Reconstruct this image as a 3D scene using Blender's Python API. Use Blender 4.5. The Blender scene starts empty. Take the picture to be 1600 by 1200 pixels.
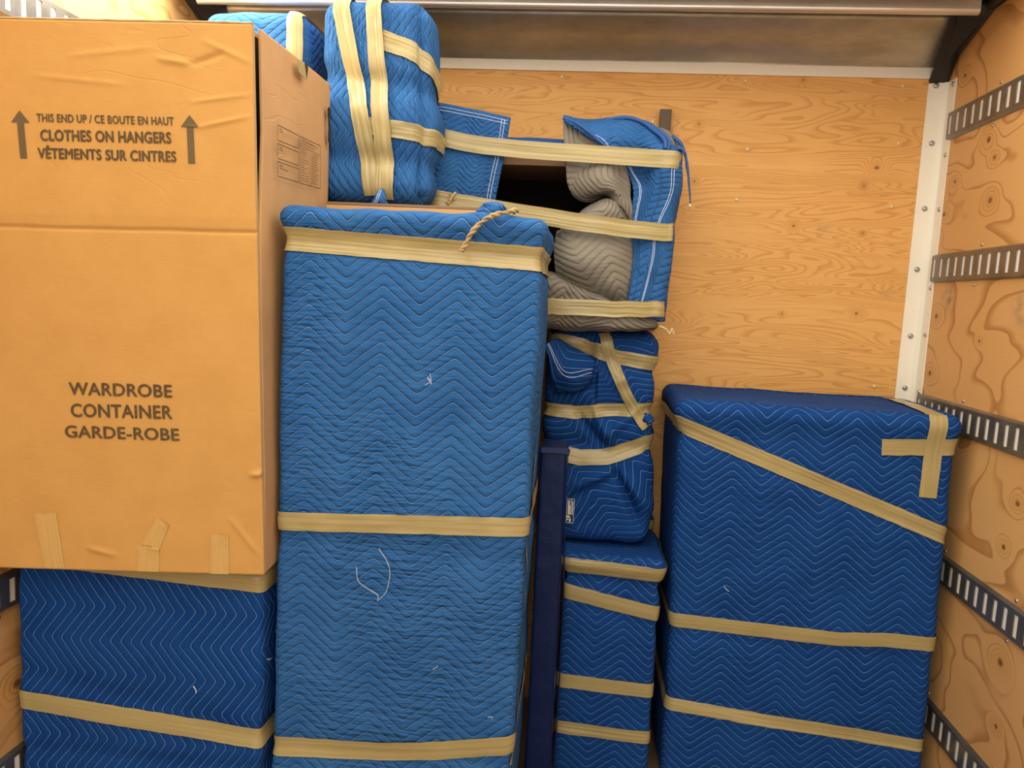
import bpy, math, random
from mathutils import Vector, Matrix, noise
from math import sin, cos, pi, exp, floor, sqrt
random.seed(5)
C = bpy.context.scene.collection
SC = bpy.context.scene
H = 1.55                                   # eye height above the cargo floor (work coordinates have the lens at 0,0,0)

# ------------------------------------------------------------------ camera
F = 1184.0
RX = Vector((0.9939072745608454, 0.06002858281230704, -0.09243862190977507))
RY = Vector((0.09857973978923644, -0.1090225088347064, 0.9891390839869147))
RZ = Vector((0.04929872694217151, -0.9922251064213868, -0.11427586669524258))
cam = bpy.data.cameras.new('camera'); cam_ob = bpy.data.objects.new('camera', cam); C.objects.link(cam_ob)
cam.sensor_fit = 'HORIZONTAL'; cam.sensor_width = 36.0; cam.lens = F / 1600 * 36; cam.clip_start = 0.05
# camera axes in world: right = column of R, up = -down, back = -forward
right = Vector((RX[0], RY[0], RZ[0])); up = -Vector((RX[1], RY[1], RZ[1])); back = -Vector((RX[2], RY[2], RZ[2]))
M4 = Matrix((right, up, back)).transposed().to_4x4(); M4.translation = Vector((0, 0, H))
cam_ob.matrix_world = M4
SC.camera = cam_ob

# ------------------------------------------------------------------ light, world, exposure
SC.view_settings.view_transform = 'Standard'; SC.view_settings.look = 'None'
SC.view_settings.gamma = 1.0; SC.view_settings.use_curve_mapping = False
SC.view_settings.exposure = 0.0
w = bpy.data.worlds.new('world'); SC.world = w; w.use_nodes = True
w.node_tree.nodes['Background'].inputs[0].default_value = (0.90, 0.94, 1.0, 1)
w.node_tree.nodes['Background'].inputs[1].default_value = 0.9
def area(name, loc, rot, sx, sy, power, col):
    l = bpy.data.lights.new(name, 'AREA'); l.shape = 'RECTANGLE'; l.size = sx; l.size_y = sy
    l.energy = power; l.color = col
    o = bpy.data.objects.new(name, l); C.objects.link(o); o.location = loc; o.rotation_euler = rot
    return o
area('roof_daylight', (-0.12, -0.15, H + 0.945), (0, 0, 0), 2.4, 4.9, 98, (1.0, 0.95, 0.84))
area('sunlit_roof_bay', (-1.16, 2.00, H + 0.940), (0, 0, 0), 0.42, 0.8, 17, (1.0, 0.96, 0.84))
area('door_daylight', (-0.12, -2.55, H - 0.30), (math.radians(90), 0, 0), 2.4, 2.2, 24, (1.0, 0.97, 0.92))

# ------------------------------------------------------------------ helpers
def ray(px, py):
    a = Vector(((px - 800) / F, (py - 600) / F, 1.0))
    return Vector((RX.dot(a), RY.dot(a), RZ.dot(a)))
def PY(px, py, D): r = ray(px, py); return r * (D / r.y)      # the point seen there on the plane y = D
def PX(px, py, D): r = ray(px, py); return r * (D / r.x)
def PZ(px, py, D): r = ray(px, py); return r * (D / r.z)

def nz(p, s=1.0, o=0.0): return noise.noise(Vector((p[0] * s + o, p[1] * s + o * 1.7, p[2] * s - o)))

def thing(name, label, cat, loc, group=None):
    o = bpy.data.objects.new(name, None); C.objects.link(o)
    o.location = (loc[0], loc[1], loc[2] + H); o['label'] = label; o['category'] = cat
    o.empty_display_size = 0.1
    if group: o['group'] = group
    return o
def origin_of(o):
    v = Vector((0, 0, 0))
    while o: v = v + Vector(o.location); o = o.parent
    return v
def mesh(name, verts, faces, mat, parent=None, uvs=None, smooth=True, label=None, kind=None, fmats=None):
    me = bpy.data.meshes.new(name)
    off = origin_of(parent) - Vector((0, 0, H)) if parent else Vector((0, 0, -H))
    me.from_pydata([(v[0] - off[0], v[1] - off[1], v[2] - off[2]) for v in verts], [], faces)
    for m in (mat if isinstance(mat, (list, tuple)) else [mat]): me.materials.append(m)
    if uvs:
        l = me.uv_layers.new(name='UVMap'); fl = []
        for f in uvs:
            for uv in f: fl += [uv[0], uv[1]]
        l.data.foreach_set('uv', fl)
    if smooth: me.polygons.foreach_set('use_smooth', [True] * len(me.polygons))
    if fmats: me.polygons.foreach_set('material_index', fmats)
    me.update()
    o = bpy.data.objects.new(name, me); C.objects.link(o)
    if parent: o.parent = parent
    if label: o['label'] = label
    if kind: o['kind'] = kind
    return o
def boxv(x0, x1, y0, y1, z0, z1, b=0.0):
    if b <= 0:
        v = [(x, y, z) for z in (z0, z1) for y in (y0, y1) for x in (x0, x1)]
        f = [(0, 2, 3, 1), (4, 5, 7, 6), (0, 1, 5, 4), (2, 6, 7, 3), (0, 4, 6, 2), (1, 3, 7, 5)]
        return v, f
    import bmesh
    bm = bmesh.new(); bmesh.ops.create_cube(bm, size=1)
    for q in bm.verts:
        q.co = Vector(((x0 + x1) / 2 + q.co.x * (x1 - x0), (y0 + y1) / 2 + q.co.y * (y1 - y0), (z0 + z1) / 2 + q.co.z * (z1 - z0)))
    bmesh.ops.bevel(bm, geom=bm.edges[:], offset=b, segments=2, affect='EDGES', profile=0.5)
    bm.verts.index_update()
    v = [tuple(q.co) for q in bm.verts]; f = [tuple(q.index for q in p.verts) for p in bm.faces]; bm.free()
    return v, f
def box(name, x0, x1, y0, y1, z0, z1, mat, parent=None, b=0.0, **k):
    v, f = boxv(x0, x1, y0, y1, z0, z1, b)
    return mesh(name, v, f, mat, parent, smooth=False, **k)
def tube(pts, r, n=8, caps=True, jit=0.0):
    V = []; Fc = []
    pts = [Vector(p) for p in pts]
    for i, p in enumerate(pts):
        t = (pts[min(i + 1, len(pts) - 1)] - pts[max(i - 1, 0)]).normalized()
        a = t.cross(Vector((0, 1, 0.01))).normalized(); bb = t.cross(a)
        rr = r(i / (len(pts) - 1)) if callable(r) else r
        for k in range(n):
            an = 2 * pi * k / n
            q = rr * (1 + jit * noise.noise(Vector((i * .35, cos(an) * 1.5, sin(an) * 1.5))))
            V.append(p + a * cos(an) * q + bb * sin(an) * q)
    for i in range(len(pts) - 1):
        for k in range(n):
            Fc.append((i * n + k, i * n + (k + 1) % n, (i + 1) * n + (k + 1) % n, (i + 1) * n + k))
    if caps:
        Fc.append(tuple(range(n - 1, -1, -1))); Fc.append(tuple((len(pts) - 1) * n + k for k in range(n)))
    return V, Fc
def cr(P, t):                              # Catmull-Rom through the points of P, t in 0..1
    n = len(P) - 1
    if n == 0: return P[0]
    x = min(max(t, 0), 1) * n; i = min(int(x), n - 1); f = x - i
    p0 = P[i - 1] if i > 0 else P[0] * 2 - P[1]
    p1 = P[i]; p2 = P[i + 1]; p3 = P[i + 2] if i + 2 <= n else P[n] * 2 - P[n - 1]
    return 0.5 * ((2 * p1) + (p2 - p0) * f + (2 * p0 - 5 * p1 + 4 * p2 - p3) * f * f + (3 * p1 - p0 - 3 * p2 + p3) * f * f * f)
def merge(parts):
    V = []; Fc = []
    for v, f in parts:
        o = len(V); V += list(v); Fc += [tuple(i + o for i in q) for q in f]
    return V, Fc

# ------------------------------------------------------------------ node helper
class E_:
    def __init__(s, nt, sock): s.nt = nt; s.k = sock
    def _m(s, op, *a, clamp=False):
        n = s.nt.nodes.new('ShaderNodeMath'); n.operation = op; n.use_clamp = clamp
        for i, q in enumerate((s,) + a):
            if isinstance(q, E_): s.nt.links.new(q.k, n.inputs[i])
            else: n.inputs[i].default_value = q
        return E_(s.nt, n.outputs[0])
    def __add__(s, o): return s._m('ADD', o)
    __radd__ = __add__
    def __sub__(s, o): return s._m('SUBTRACT', o)
    def __rsub__(s, o): return (s * -1.0) + o
    def __mul__(s, o): return s._m('MULTIPLY', o)
    __rmul__ = __mul__
    def __truediv__(s, o): return s._m('DIVIDE', o)
    def sin(s): return s._m('SINE')
    def cos(s): return s._m('COSINE')
    def asin(s): return s._m('ARCSINE')
    def frac(s): return s._m('FRACT')
    def abs(s): return s._m('ABSOLUTE')
    def exp(s): return s._m('EXPONENT')
    def pow(s, e): return s._m('POWER', e)
    def min(s, o): return s._m('MINIMUM', o)
    def max(s, o): return s._m('MAXIMUM', o)
    def lt(s, o): return s._m('LESS_THAN', o)
    def clamp(s): return s._m('ADD', 0.0, clamp=True)
    def ss(s, a, b):                       # smoothstep a..b -> 0..1
        n = s.nt.nodes.new('ShaderNodeMapRange'); n.interpolation_type = 'SMOOTHSTEP'
        s.nt.links.new(s.k, n.inputs[0]); n.inputs[1].default_value = a; n.inputs[2].default_value = b
        return E_(s.nt, n.outputs[0])
class MAT:
    def __init__(s, name, rough=0.7, metal=0.0, spec=0.5):
        s.m = bpy.data.materials.new(name); s.m.use_nodes = True; s.nt = s.m.node_tree
        s.b = s.nt.nodes['Principled BSDF']
        s.b.inputs['Roughness'].default_value = rough; s.b.inputs['Metallic'].default_value = metal
        s.b.inputs['Specular IOR Level'].default_value = spec
    def col(s, c):
        if isinstance(c, (tuple, list)): s.b.inputs['Base Color'].default_value = (*c, 1)
        else: s.nt.links.new(c, s.b.inputs['Base Color'])
        return s
    def xyz(s, kind='Object'):
        n = s.nt.nodes.new('ShaderNodeTexCoord'); sp = s.nt.nodes.new('ShaderNodeSeparateXYZ')
        s.nt.links.new(n.outputs[kind], sp.inputs[0])
        return [E_(s.nt, sp.outputs[i]) for i in range(3)]
    def pos(s):
        n = s.nt.nodes.new('ShaderNodeNewGeometry'); sp = s.nt.nodes.new('ShaderNodeSeparateXYZ')
        s.nt.links.new(n.outputs['Position'], sp.inputs[0])
        return [E_(s.nt, sp.outputs[i]) for i in range(3)]
    def vec(s, a, b, c=0.0):
        n = s.nt.nodes.new('ShaderNodeCombineXYZ')
        for i, q in enumerate((a, b, c)):
            if isinstance(q, E_): s.nt.links.new(q.k, n.inputs[i])
            else: n.inputs[i].default_value = q
        return n.outputs[0]
    def noise(s, v, scale=1.0, detail=2.0, rough=0.5, dist=0.0):
        n = s.nt.nodes.new('ShaderNodeTexNoise'); s.nt.links.new(v, n.inputs['Vector'])
        n.inputs['Scale'].default_value = scale; n.inputs['Detail'].default_value = detail
        n.inputs['Roughness'].default_value = rough; n.inputs['Distortion'].default_value = dist
        return E_(s.nt, n.outputs['Fac'])
    def mix(s, f, a, b):
        n = s.nt.nodes.new('ShaderNodeMix'); n.data_type = 'RGBA'
        if isinstance(f, E_): s.nt.links.new(f.k, n.inputs['Factor'])
        else: n.inputs['Factor'].default_value = f
        for q, nm in ((a, 'A'), (b, 'B')):
            sk = [i for i in n.inputs if i.name == nm and i.type == 'RGBA'][0]
            if isinstance(q, (tuple, list)): sk.default_value = (*q, 1)
            else: s.nt.links.new(q, sk)
        return [o for o in n.outputs if o.type == 'RGBA'][0]
    def bump(s, h, dist=0.002, strength=1.0):
        n = s.nt.nodes.new('ShaderNodeBump'); n.inputs['Distance'].default_value = dist
        n.inputs['Strength'].default_value = strength
        s.nt.links.new(h.k, n.inputs['Height']); s.nt.links.new(n.outputs[0], s.b.inputs['Normal'])
        return s
    def rough(s, e): s.nt.links.new(e.k, s.b.inputs['Roughness']); return s

def quilt(name, base, dark, thread, P=0.175, A=0.063, S=0.026, hgt=0.0055, tw=0.00095, tmix=0.65, val=.68, pkk=1.0):
    m = MAT(name, 0.8, 0, 0.12)
    u, v, _ = m.xyz('UV')
    wob = m.noise(m.vec(u, v), 7.0, 1.0) * 0.010
    ph = (u + wob * 0.6) * (2 * pi / P)
    tri = (ph.cos() * 0.985).asin() * (A / 2 / 1.397)
    c = (v + wob - tri) * (1.0 / S)
    f = c.frac()
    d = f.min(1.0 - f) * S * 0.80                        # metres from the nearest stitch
    pil = 1.0 - (d * (-1.0 / 0.0042)).exp()              # pinched at the thread, full between
    pk = m.noise(m.vec(u * 17.0, v * 100.0, 0.3), 1.0, 2.0, 0.55)      # little horizontal puckers
    pm = m.noise(m.vec(u, v, 0.5), 3.2, 1.0).ss(0.40, 0.62)
    lg = m.noise(m.vec(u * 3.0, v * 9.0, 2.0), 2.0, 2.0)
    m.bump(pil * 0.55 + pk * (pm * 0.95 + 0.40) * pkk + lg * 0.8, hgt)
    dash = ((u + v * 0.3) * 260.0).frac().lt(0.80)
    th = (1.0 - d.ss(tw * 0.45, tw)) * (dash * 0.5 + 0.5) * (m.noise(m.vec(u, v, 7.0), 11.0, 1.0).ss(0.25, 0.5) * 0.45 + 0.55) * tmix
    mot = m.noise(m.vec(u, v, 4.0), 6.0, 3.0, 0.6)
    b = m.mix(mot.ss(0.3, 0.75), base, dark)
    b = m.mix(1.0 - (d * (1 / 0.005)).clamp(), b, tuple(q * val for q in dark))  # shade of the stitch valleys put into the colour
    m.col(m.mix(th, b, thread))
    return m.m

BLUE = quilt('blue_quilt', (0.030, 0.134, 0.365), (0.019, 0.100, 0.300), (0.26, 0.45, 0.80), hgt=0.0062, pkk=1.7)
BLUE2 = quilt('royal_blue_quilt', (0.0060, 0.058, 0.240), (0.0040, 0.044, 0.200), (0.19, 0.36, 0.70), hgt=0.0040, tmix=0.80, val=.82, pkk=.8)
GREY = quilt('grey_quilt', (0.27, 0.245, 0.195), (0.215, 0.195, 0.155), (0.55, 0.52, 0.45), tmix=0.6)
GREYR = quilt('grey_lining', (0.25, 0.23, 0.185), (0.20, 0.18, 0.145), (0.5, 0.48, 0.42), hgt=0.008, tmix=0.4)

def tape_mat(name, c1, c2, rough=0.33, wr=0.0016):
    m = MAT(name, rough, 0, 0.5)
    u, v, _ = m.xyz('UV')
    a = m.noise(m.vec(u * 2.6, v * 105.0), 1.0, 2.0, 0.5)
    b = m.noise(m.vec(u, v), 18.0, 2.0)
    m.bump(a + b * 0.5, wr)
    m.col(m.mix(a.ss(0.35, 0.7), c1, c2))  # wrinkle shading painted into the colour as well
    return m.m
TAPE = tape_mat('packing_tape_tan', (0.375, 0.305, 0.128), (0.425, 0.348, 0.152), 0.34, 0.0013)
TAPEW = tape_mat('packing_tape_wrinkled', (0.36, 0.290, 0.120), (0.45, 0.370, 0.165), 0.24, 0.0030)
TAPEC = tape_mat('packing_tape_on_card', (0.56, 0.355, 0.115), (0.60, 0.385, 0.13), 0.30, 0.0015)
TAPEX = tape_mat('twisted_tape', (0.50, 0.36, 0.15), (0.66, 0.50, 0.25), 0.4, 0.003)

def wood(name, base, mid, line, ax, sx, sz, K, knots=(), patch=0.0, stains=(), fine=0.35, det=3.0, dis=.25, lw=.62, lm=.8):
    """rotary-cut plywood: contour lines of a stretched noise, each knot bends them around itself"""
    m = MAT(name, 0.55, 0, 0.3)
    p = m.pos(); u = p[ax]; v = p[2]
    n = m.noise(m.vec(u * sx, v * sz, 0.37), 1.0, det, 0.48, dis)
    kn = None
    for (ku, kz, r, a) in knots:
        du = (u - ku) * (1.0 / r); dv = (v - (kz + H)) * (1.25 / r)
        g = ((du * du + dv * dv) * -1.0).exp()
        n = n + g * a
        if r > .1: continue
        g2 = ((du * du + dv * dv) * -9.0).exp()
        kn = g2 if kn is None else kn.max(g2)
    s = (n * K).frac()
    lin = s.ss(lw, 0.97) * (1.0 - s.ss(0.97, 1.0))
    br = m.noise(m.vec(u * sx * 2.2, v * sz * 1.4, 5.0), 1.0, 2.0)
    lin = lin * br.ss(0.25, 0.52)
    fn = m.noise(m.vec(u * 9.0, v * 260.0, 1.0), 1.0, 2.0)
    c = m.mix((n * 1.6 - 0.3).clamp(), base, mid)
    c = m.mix(lin * lm, c, line)
    c = m.mix(fn.ss(0.45, 0.85) * fine, c, line)
    if kn is not None: c = m.mix(kn.ss(0.25, 0.9) * 0.85, c, (line[0] * .35, line[1] * .28, line[2] * .25))
    for (ku, kz, r, cc, am) in stains:
        du = (u - ku) * (1.0 / r); dv = (v - (kz + H)) * (1.0 / r)
        g = ((du * du + dv * dv) * -1.2).exp() * m.noise(m.vec(u, v), 30.0, 3.0).ss(0.3, 0.7) * am
        c = m.mix(g, c, cc)
    m.col(c); m.bump(fn * 0.3 + lin * -0.5, 0.0006)
    m.rough(fn * 0.2 + 0.42)
    return m.m
bk = [(1350, 291, .014, .5), (1348, 365, .011, .5), (1338, 490, .020, .55), (1222, 490, .012, .5), (1085, 283, .014, .4), (1255, 125, .014, .4),
      (1240, 353, .018, .35), (1092, 194, .012, .3), (1370, 262, .03, .25), (1018, 755, .02, .4)]
bk = [(lambda q: (q[0], q[2], k[2], k[3]))(PY(k[0], k[1], 2.8)) for k in bk]
rk = [(1508, 118, .030, .5), (1545, 218, .045, .45), (1554, 246, .03, .4), (1492, 284, .03, .4), (1547, 313, .045, .55), (1475, 335, .035, .5),
      (1463, 494, .04, .5), (1530, 533, .02, .35), (1453, 583, .045, .5), (1548, 575, .16, .25), (1590, 787, .035, .5), (1568, 855, .035, .5), (1563, 1035, .05, .6), (1556, 1135, .03, .5)]
rk = [(lambda q: (q[1], q[2], k[2], k[3] * .6))(PX(k[0], k[1], 1.172)) for k in rk]
q1 = PX(1482, 465, 1.172); q2 = PX(1600, 480, 1.172); q3 = PX(1478, 470, 1.172)
WB = wood('plywood_headboard', (0.85, 0.480, 0.158), (0.77, 0.412, 0.117), (0.57, 0.250, 0.058), 0, 1.35, 8.5, 30.0, bk, fine=.20, det=2.2, dis=.55, lw=.45, lm=.62,
          stains=[(PY(1390, 455, 2.8)[0], PY(1390, 455, 2.8)[2], .02, (.25, .2, .12), .7), (PY(1287, 360, 2.8)[0], PY(1287, 360, 2.8)[2], .03, (.42, .33, .15), .5)])
WR = wood('plywood_side', (0.74, 0.440, 0.180), (0.66, 0.360, 0.120), (0.40, 0.178, 0.046), 1, 1.6, 2.9, 10.5, rk, fine=.14, det=2.2, dis=.4, lw=.72,
          stains=[(q1[1], q1[2], .045, (.16, .15, .12), .8), (q2[1], q2[2], .05, (.16, .16, .13), .8)])
WL = wood('plywood_side_left', (0.66, 0.395, 0.165), (0.58, 0.315, 0.105), (0.36, 0.165, 0.045), 1, 2.0, 4.0, 8.0, [(1.72, -1.05, .06, .5)], fine=.16)
CARCASS = MAT('dark_carcass', 0.8, 0, 0.1).col((0.010, 0.006, 0.004)).m
BROWN = MAT('brown_board', 0.5).col((0.24, 0.135, 0.062)).m
POST = MAT('dark_brown_lath', 0.6)
pp = POST.pos(); POST.col(POST.mix(POST.noise(POST.vec(pp[0] * 60.0, pp[1], pp[2] * 4.0), 1.0, 2.0), (0.10, 0.066, 0.040), (0.135, 0.092, 0.06))); POST = POST.m

def cardboard(name, c1, c2):
    m = MAT(name, 0.82, 0, 0.2)
    p = m.pos()
    fl = (p[0] * 900.0).sin() * 0.5                       # flutes run upright
    a = m.noise(m.vec(p[0], p[1], p[2]), 9.0, 3.0, 0.6)
    b = m.noise(m.vec(p[0] * 40.0, p[1] * 40.0, p[2] * 220.0), 1.0, 2.0)
    # wandering creases
    cz = m.noise(m.vec(p[0] * 2.2, p[1] * 2.2, p[2] * 7.0), 1.0, 2.0, 0.5, 0.4)
    t = (cz * 7.0).frac(); cre = (t - 0.5).abs().ss(0.0, 0.06)
    up_ = p[2].ss(H + 0.10, H + 0.28)                      # the lid part was handled most
    cre = 1.0 - (1.0 - cre) * up_ * m.noise(m.vec(p[0], p[1], p[2]), 5.0, 1.0).ss(0.42, 0.58)
    m.bump(fl * 0.012 + a * 0.8 + b * 0.14 + cre * 0.26, 0.0022)
    m.col(m.mix(a.ss(0.3, 0.75), c1, c2))
    return m.m
CARD = cardboard('cardboard_front', (0.575, 0.325, 0.096), (0.54, 0.298, 0.084))
CARDS = cardboard('cardboard_side', (0.56, 0.335, 0.155), (0.51, 0.300, 0.135))
CARDE = MAT('cardboard_edge', 0.9).col((0.42, 0.26, 0.11)).m
m_ = MAT('printed_ink', 0.75); pq = m_.pos()
INK = m_.col(m_.mix(m_.noise(m_.vec(pq[0], pq[1], pq[2]), 120.0, 3.0).ss(0.42, 0.75), (0.085, 0.052, 0.018), (0.15, 0.09, 0.03))).m
INKG = MAT('printed_ink_arrows', 0.75).col((0.125, 0.088, 0.036)).m
DARK = MAT('gap_shade', 0.9).col((0.02, 0.013, 0.008)).m  # flat dark colour standing in for shade inside gaps and holes
WHITEP = MAT('cream_painted_metal', 0.38)
pw = WHITEP.pos(); WHITEP.col(WHITEP.mix(WHITEP.noise(WHITEP.vec(pw[0], pw[1], pw[2]), 25.0, 4.0, 0.7).ss(0.62, 0.8) * 0.35, (0.93, 0.89, 0.74), (0.5, 0.46, 0.36))); WHITEP = WHITEP.m
def metal(name, c1, c2, rough=0.3, sc=(6, 6, 30)):
    m = MAT(name, rough, 0.72)
    p = m.pos(); a = m.noise(m.vec(p[0] * sc[0], p[1] * sc[1], p[2] * sc[2]), 1.0, 4.0, 0.65)
    m.col(m.mix(a.ss(0.3, 0.7), c1, c2)); m.rough(a * 0.25 + (rough - 0.1)); m.bump(m.noise(m.vec(p[0], p[1], p[2]), 9.0, 1.0), 0.004)
    return m.m
GALV = metal('galvanised_sheet', (0.62, 0.61, 0.50), (0.46, 0.46, 0.36), 0.38)
GALV2 = metal('galvanised_bow', (0.72, 0.68, 0.60), (0.58, 0.53, 0.45), 0.3, (1, 40, 40))
RAIL = MAT('cargo_rail_steel', 0.36, 0.75)
pr = RAIL.pos(); RAIL.col(RAIL.mix(RAIL.noise(RAIL.vec(pr[0], pr[1], pr[2]), 14.0, 4.0, 0.6).ss(0.35, 0.7), (0.24, 0.225, 0.195), (0.165, 0.155, 0.135))); RAIL = RAIL.m
BACKING = MAT('rail_zinc_backing', 0.45, 0.0).col((0.90, 0.88, 0.80)).m
SCREW = MAT('screw_steel', 0.3, 0.9).col((0.5, 0.5, 0.48)).m
SCREWB = MAT('screw_brass_head', 0.5, 0.2).col((0.80, 0.66, 0.40)).m
RUBBER = MAT('black_rubber', 0.5).col((0.012, 0.012, 0.012)).m
DGREY = MAT('dark_grey_trim', 0.5, 0.3).col((0.035, 0.034, 0.032)).m
mv = MAT('navy_vinyl', 0.42, 0, 0.25); pv = mv.pos()
VINYL = mv.col((0.0035, 0.014, 0.072)).bump(mv.noise(mv.vec(pv[0], pv[1], pv[2]), 14.0, 3.0), 0.004).m
NAVYHEM = MAT('blue_binding', 0.65).col((0.013, 0.080, 0.280)).m
THREAD = MAT('white_thread', 0.6).col((0.66, 0.74, 0.92)).m
TWHITE = MAT('loose_thread_white', 0.6).col((0.75, 0.78, 0.85)).m
LABW = MAT('label_white', 0.5).col((0.75, 0.75, 0.70)).m
LABK = MAT('label_black', 0.5).col((0.01, 0.012, 0.03)).m
fm = MAT('floor_boards', 0.6); pf = fm.pos()
FLOORM = fm.col(fm.mix(fm.noise(fm.vec(pf[0] * 14.0, pf[1] * 1.2, 0.0), 1.0, 3.0), (0.22, 0.14, 0.075), (0.13, 0.08, 0.045))).m
ROOFM = MAT('translucent_roof_panel', 0.6).col((0.82, 0.80, 0.72)).m

# ================================================================== the cargo box (setting)
XL, XR, YB, YO, ZT, ZF = -1.40, 1.172, 2.80, -2.6, 0.95, -H
def struct(o, kind='structure'): o['kind'] = kind; return o
struct(box('floor', XL - .05, XR + .05, YO, YB + .05, ZF - .05, ZF, FLOORM))
wall_back = struct(box('wall_back', XL, XR, YB, YB + .018, ZF, ZT, WB))
wall_right = struct(box('wall_right', XR, XR + .018, YO, YB + .018, ZF, 0.936, WR))
wall_left = struct(box('wall_left', XL - .018, XL, YO, YB + .018, ZF, 0.936, WL))
struct(box('ceiling', XL - .05, XR + .05, YO, 2.45, ZT + .02, ZT + .03, ROOFM))
struct(box('trim_1', XL - .05, XR + .05, 2.45, YB + .02, ZT + .02, ZT + .03, DGREY))
struct(box('trim_2', XR + .018, XR + .03, YO, YB, 0.90, ZT + .02, DGREY))
struct(box('trim_3', XL - .03, XL - .018, YO, YB, 0.90, ZT + .02, DGREY))

def disc(c, n, r, h=0.003, seg=12):        # a domed screw head with a cross slot hint
    n = Vector(n).normalized(); a = n.orthogonal().normalized(); b = n.cross(a); c = Vector(c)
    V = []; Fc = []
    for (rr, hh) in ((1.0, 0.0), (0.9, 0.6), (0.55, 1.0), (0.2, 0.85)):
        for k in range(seg):
            t = 2 * pi * k / seg
            V.append(c + n * h * hh + (a * cos(t) + b * sin(t)) * r * rr)
    for j in range(3):
        for k in range(seg):
            Fc.append((j * seg + k, j * seg + (k + 1) % seg, (j + 1) * seg + (k + 1) % seg, (j + 1) * seg + k))
    Fc.append(tuple(3 * seg + k for k in range(seg)))
    return V, Fc
for a, b in [(878, 120), (1165, 126), (1411, 134), (1404, 224), (1393, 323), (1366, 604), (1151, 312), (1140, 640 - 30), (1020, 190), (1168, 233)]:
    p = PY(a, b, 2.799)
    v, f = disc(p, (0, -1, 0), 0.0062); mesh('screw', v, f, SCREWB, wall_back)

# cream steel angle in the right rear corner, one more in the left
def angle(name, sx, xw):
    s = -1 if sx > 0 else 1
    z0, z1 = ZF, 0.792
    t = 0.0025; yb = YB - 0.0005
    prof = [(xw + s * .064, yb), (xw + s * .064, yb - t), (xw + s * .016, yb - t - .002), (xw + s * .004, yb - .016), (xw + s * .004, yb - .066), (xw + s * .0005, yb - .066)]
    V = [(x, y, z) for z in (z0, z1 - .004, z1) for x, y in prof]; n = len(prof)
    V = [(x, y, z - (0.004 if (i % n) in (0, 1) and i >= 2 * n else 0)) for i, (x, y, z) in enumerate(V)]
    Fc = [(r * n + k, r * n + k + 1, (r + 1) * n + k + 1, (r + 1) * n + k) for r in range(2) for k in range(n - 1)]
    o = struct(mesh(name, V, Fc, WHITEP, smooth=False)); return o
tr = angle('trim_4', 1, XR)
for a, b in [(1463, 134), (1456, 224), (1445, 326), (1433, 421), (1423, 525), (1414, 606)]:
    p = PY(a, b, 2.795); v, f = disc(p, (0, -1, 0), 0.0095, 0.006); mesh('screw', v, f, SCREW, tr)
for z in (0.775, 0.66, 0.545, 0.365, 0.2, 0.1, -0.06, -0.26, -0.40):
    v, f = disc((XR - .0045, 2.752, z), (-1, 0, 0), 0.008, 0.004); mesh('screw', v, f, SCREW, tr)
tl = angle('trim_5', -1, XL)
# cream strip, sloped galvanised header sheet, roof bow and lip
struct(box('trim_6', XL + .01, 1.128, YB - .010, YB - .0005, 0.802, 0.838, WHITEP, b=.0015))
hv = []
hx = 24
for j, (y, z) in enumerate(((2.792, 0.838), (2.788, 0.845), (2.715, 0.895), (2.640, 0.934), (2.632, 0.945), (2.640, 0.966))):
    for i in range(hx + 1):
        t = i / hx; xe = 1.128 - 0.028 * max(0, (2.79 - y) / .15)
        hv.append(((XL + .10) + (xe - XL - .10) * t, y + .004 * noise.noise(Vector((t * 9, j * .7, 0))), z))
hf = [(j * (hx + 1) + i, j * (hx + 1) + i + 1, (j + 1) * (hx + 1) + i + 1, (j + 1) * (hx + 1) + i) for j in range(5) for i in range(hx)]
struct(mesh('trim_7', hv, hf, GALV))
def extr(name, prof, x0, x1, mat):         # profile (y, z) extruded along x, closed
    n = len(prof); V = [(x, y, z) for x in (x0, x1) for y, z in prof]
    Fc = [(k, (k + 1) % n, n + (k + 1) % n, n + k) for k in range(n)] + [tuple(range(n - 1, -1, -1)), tuple(range(n, 2 * n))]
    return struct(mesh(name, V, Fc, mat, smooth=False))
extr('trim_8', [(2.42 + .012 * cos(a), .888 + .013 * sin(a)) for a in [pi + i * pi / 8 for i in range(9)]] + [(2.432, .902), (2.47, .905), (2.47, .955), (2.408, .955), (2.408, .912)], XL + .11, 1.075, GALV2)
extr('trim_9', [(2.30, .905), (2.30, .965), (2.33, .965), (2.33, .912), (2.345, .905)], XL + .11, 1.075, GALV2)
for nm, xs, sg in (('trim_10', XR, -1), ('trim_11', XL, 1)):     # black rubber edge along each side wall's top, dark sheet over the corner gap
    v, f = tube([(xs + sg * .012, YO + i * (2.70 - YO) / 20, .950) for i in range(21)], .017, 10)
    struct(mesh(nm, v, f, RUBBER))
for nm, xs, sg in (('trim_12', XR, -1), ('trim_13', XL, 1)):
    V = [(xs + sg * .002, 2.52, .936), (xs + sg * .100, 2.56, .960), (xs + sg * .064, 2.797, .790), (xs + sg * .002, 2.797, .790), (xs + sg * .002, 2.74, .860)]
    V2 = [(x, y + .002, z + .01) for x, y, z in V]
    struct(mesh(nm, V + V2, [(0, 1, 2, 3, 4), (9, 8, 7, 6, 5), (0, 5, 6, 1), (1, 6, 7, 2), (2, 7, 8, 3), (3, 8, 9, 4), (4, 9, 5, 0)], DGREY, smooth=False))

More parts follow.
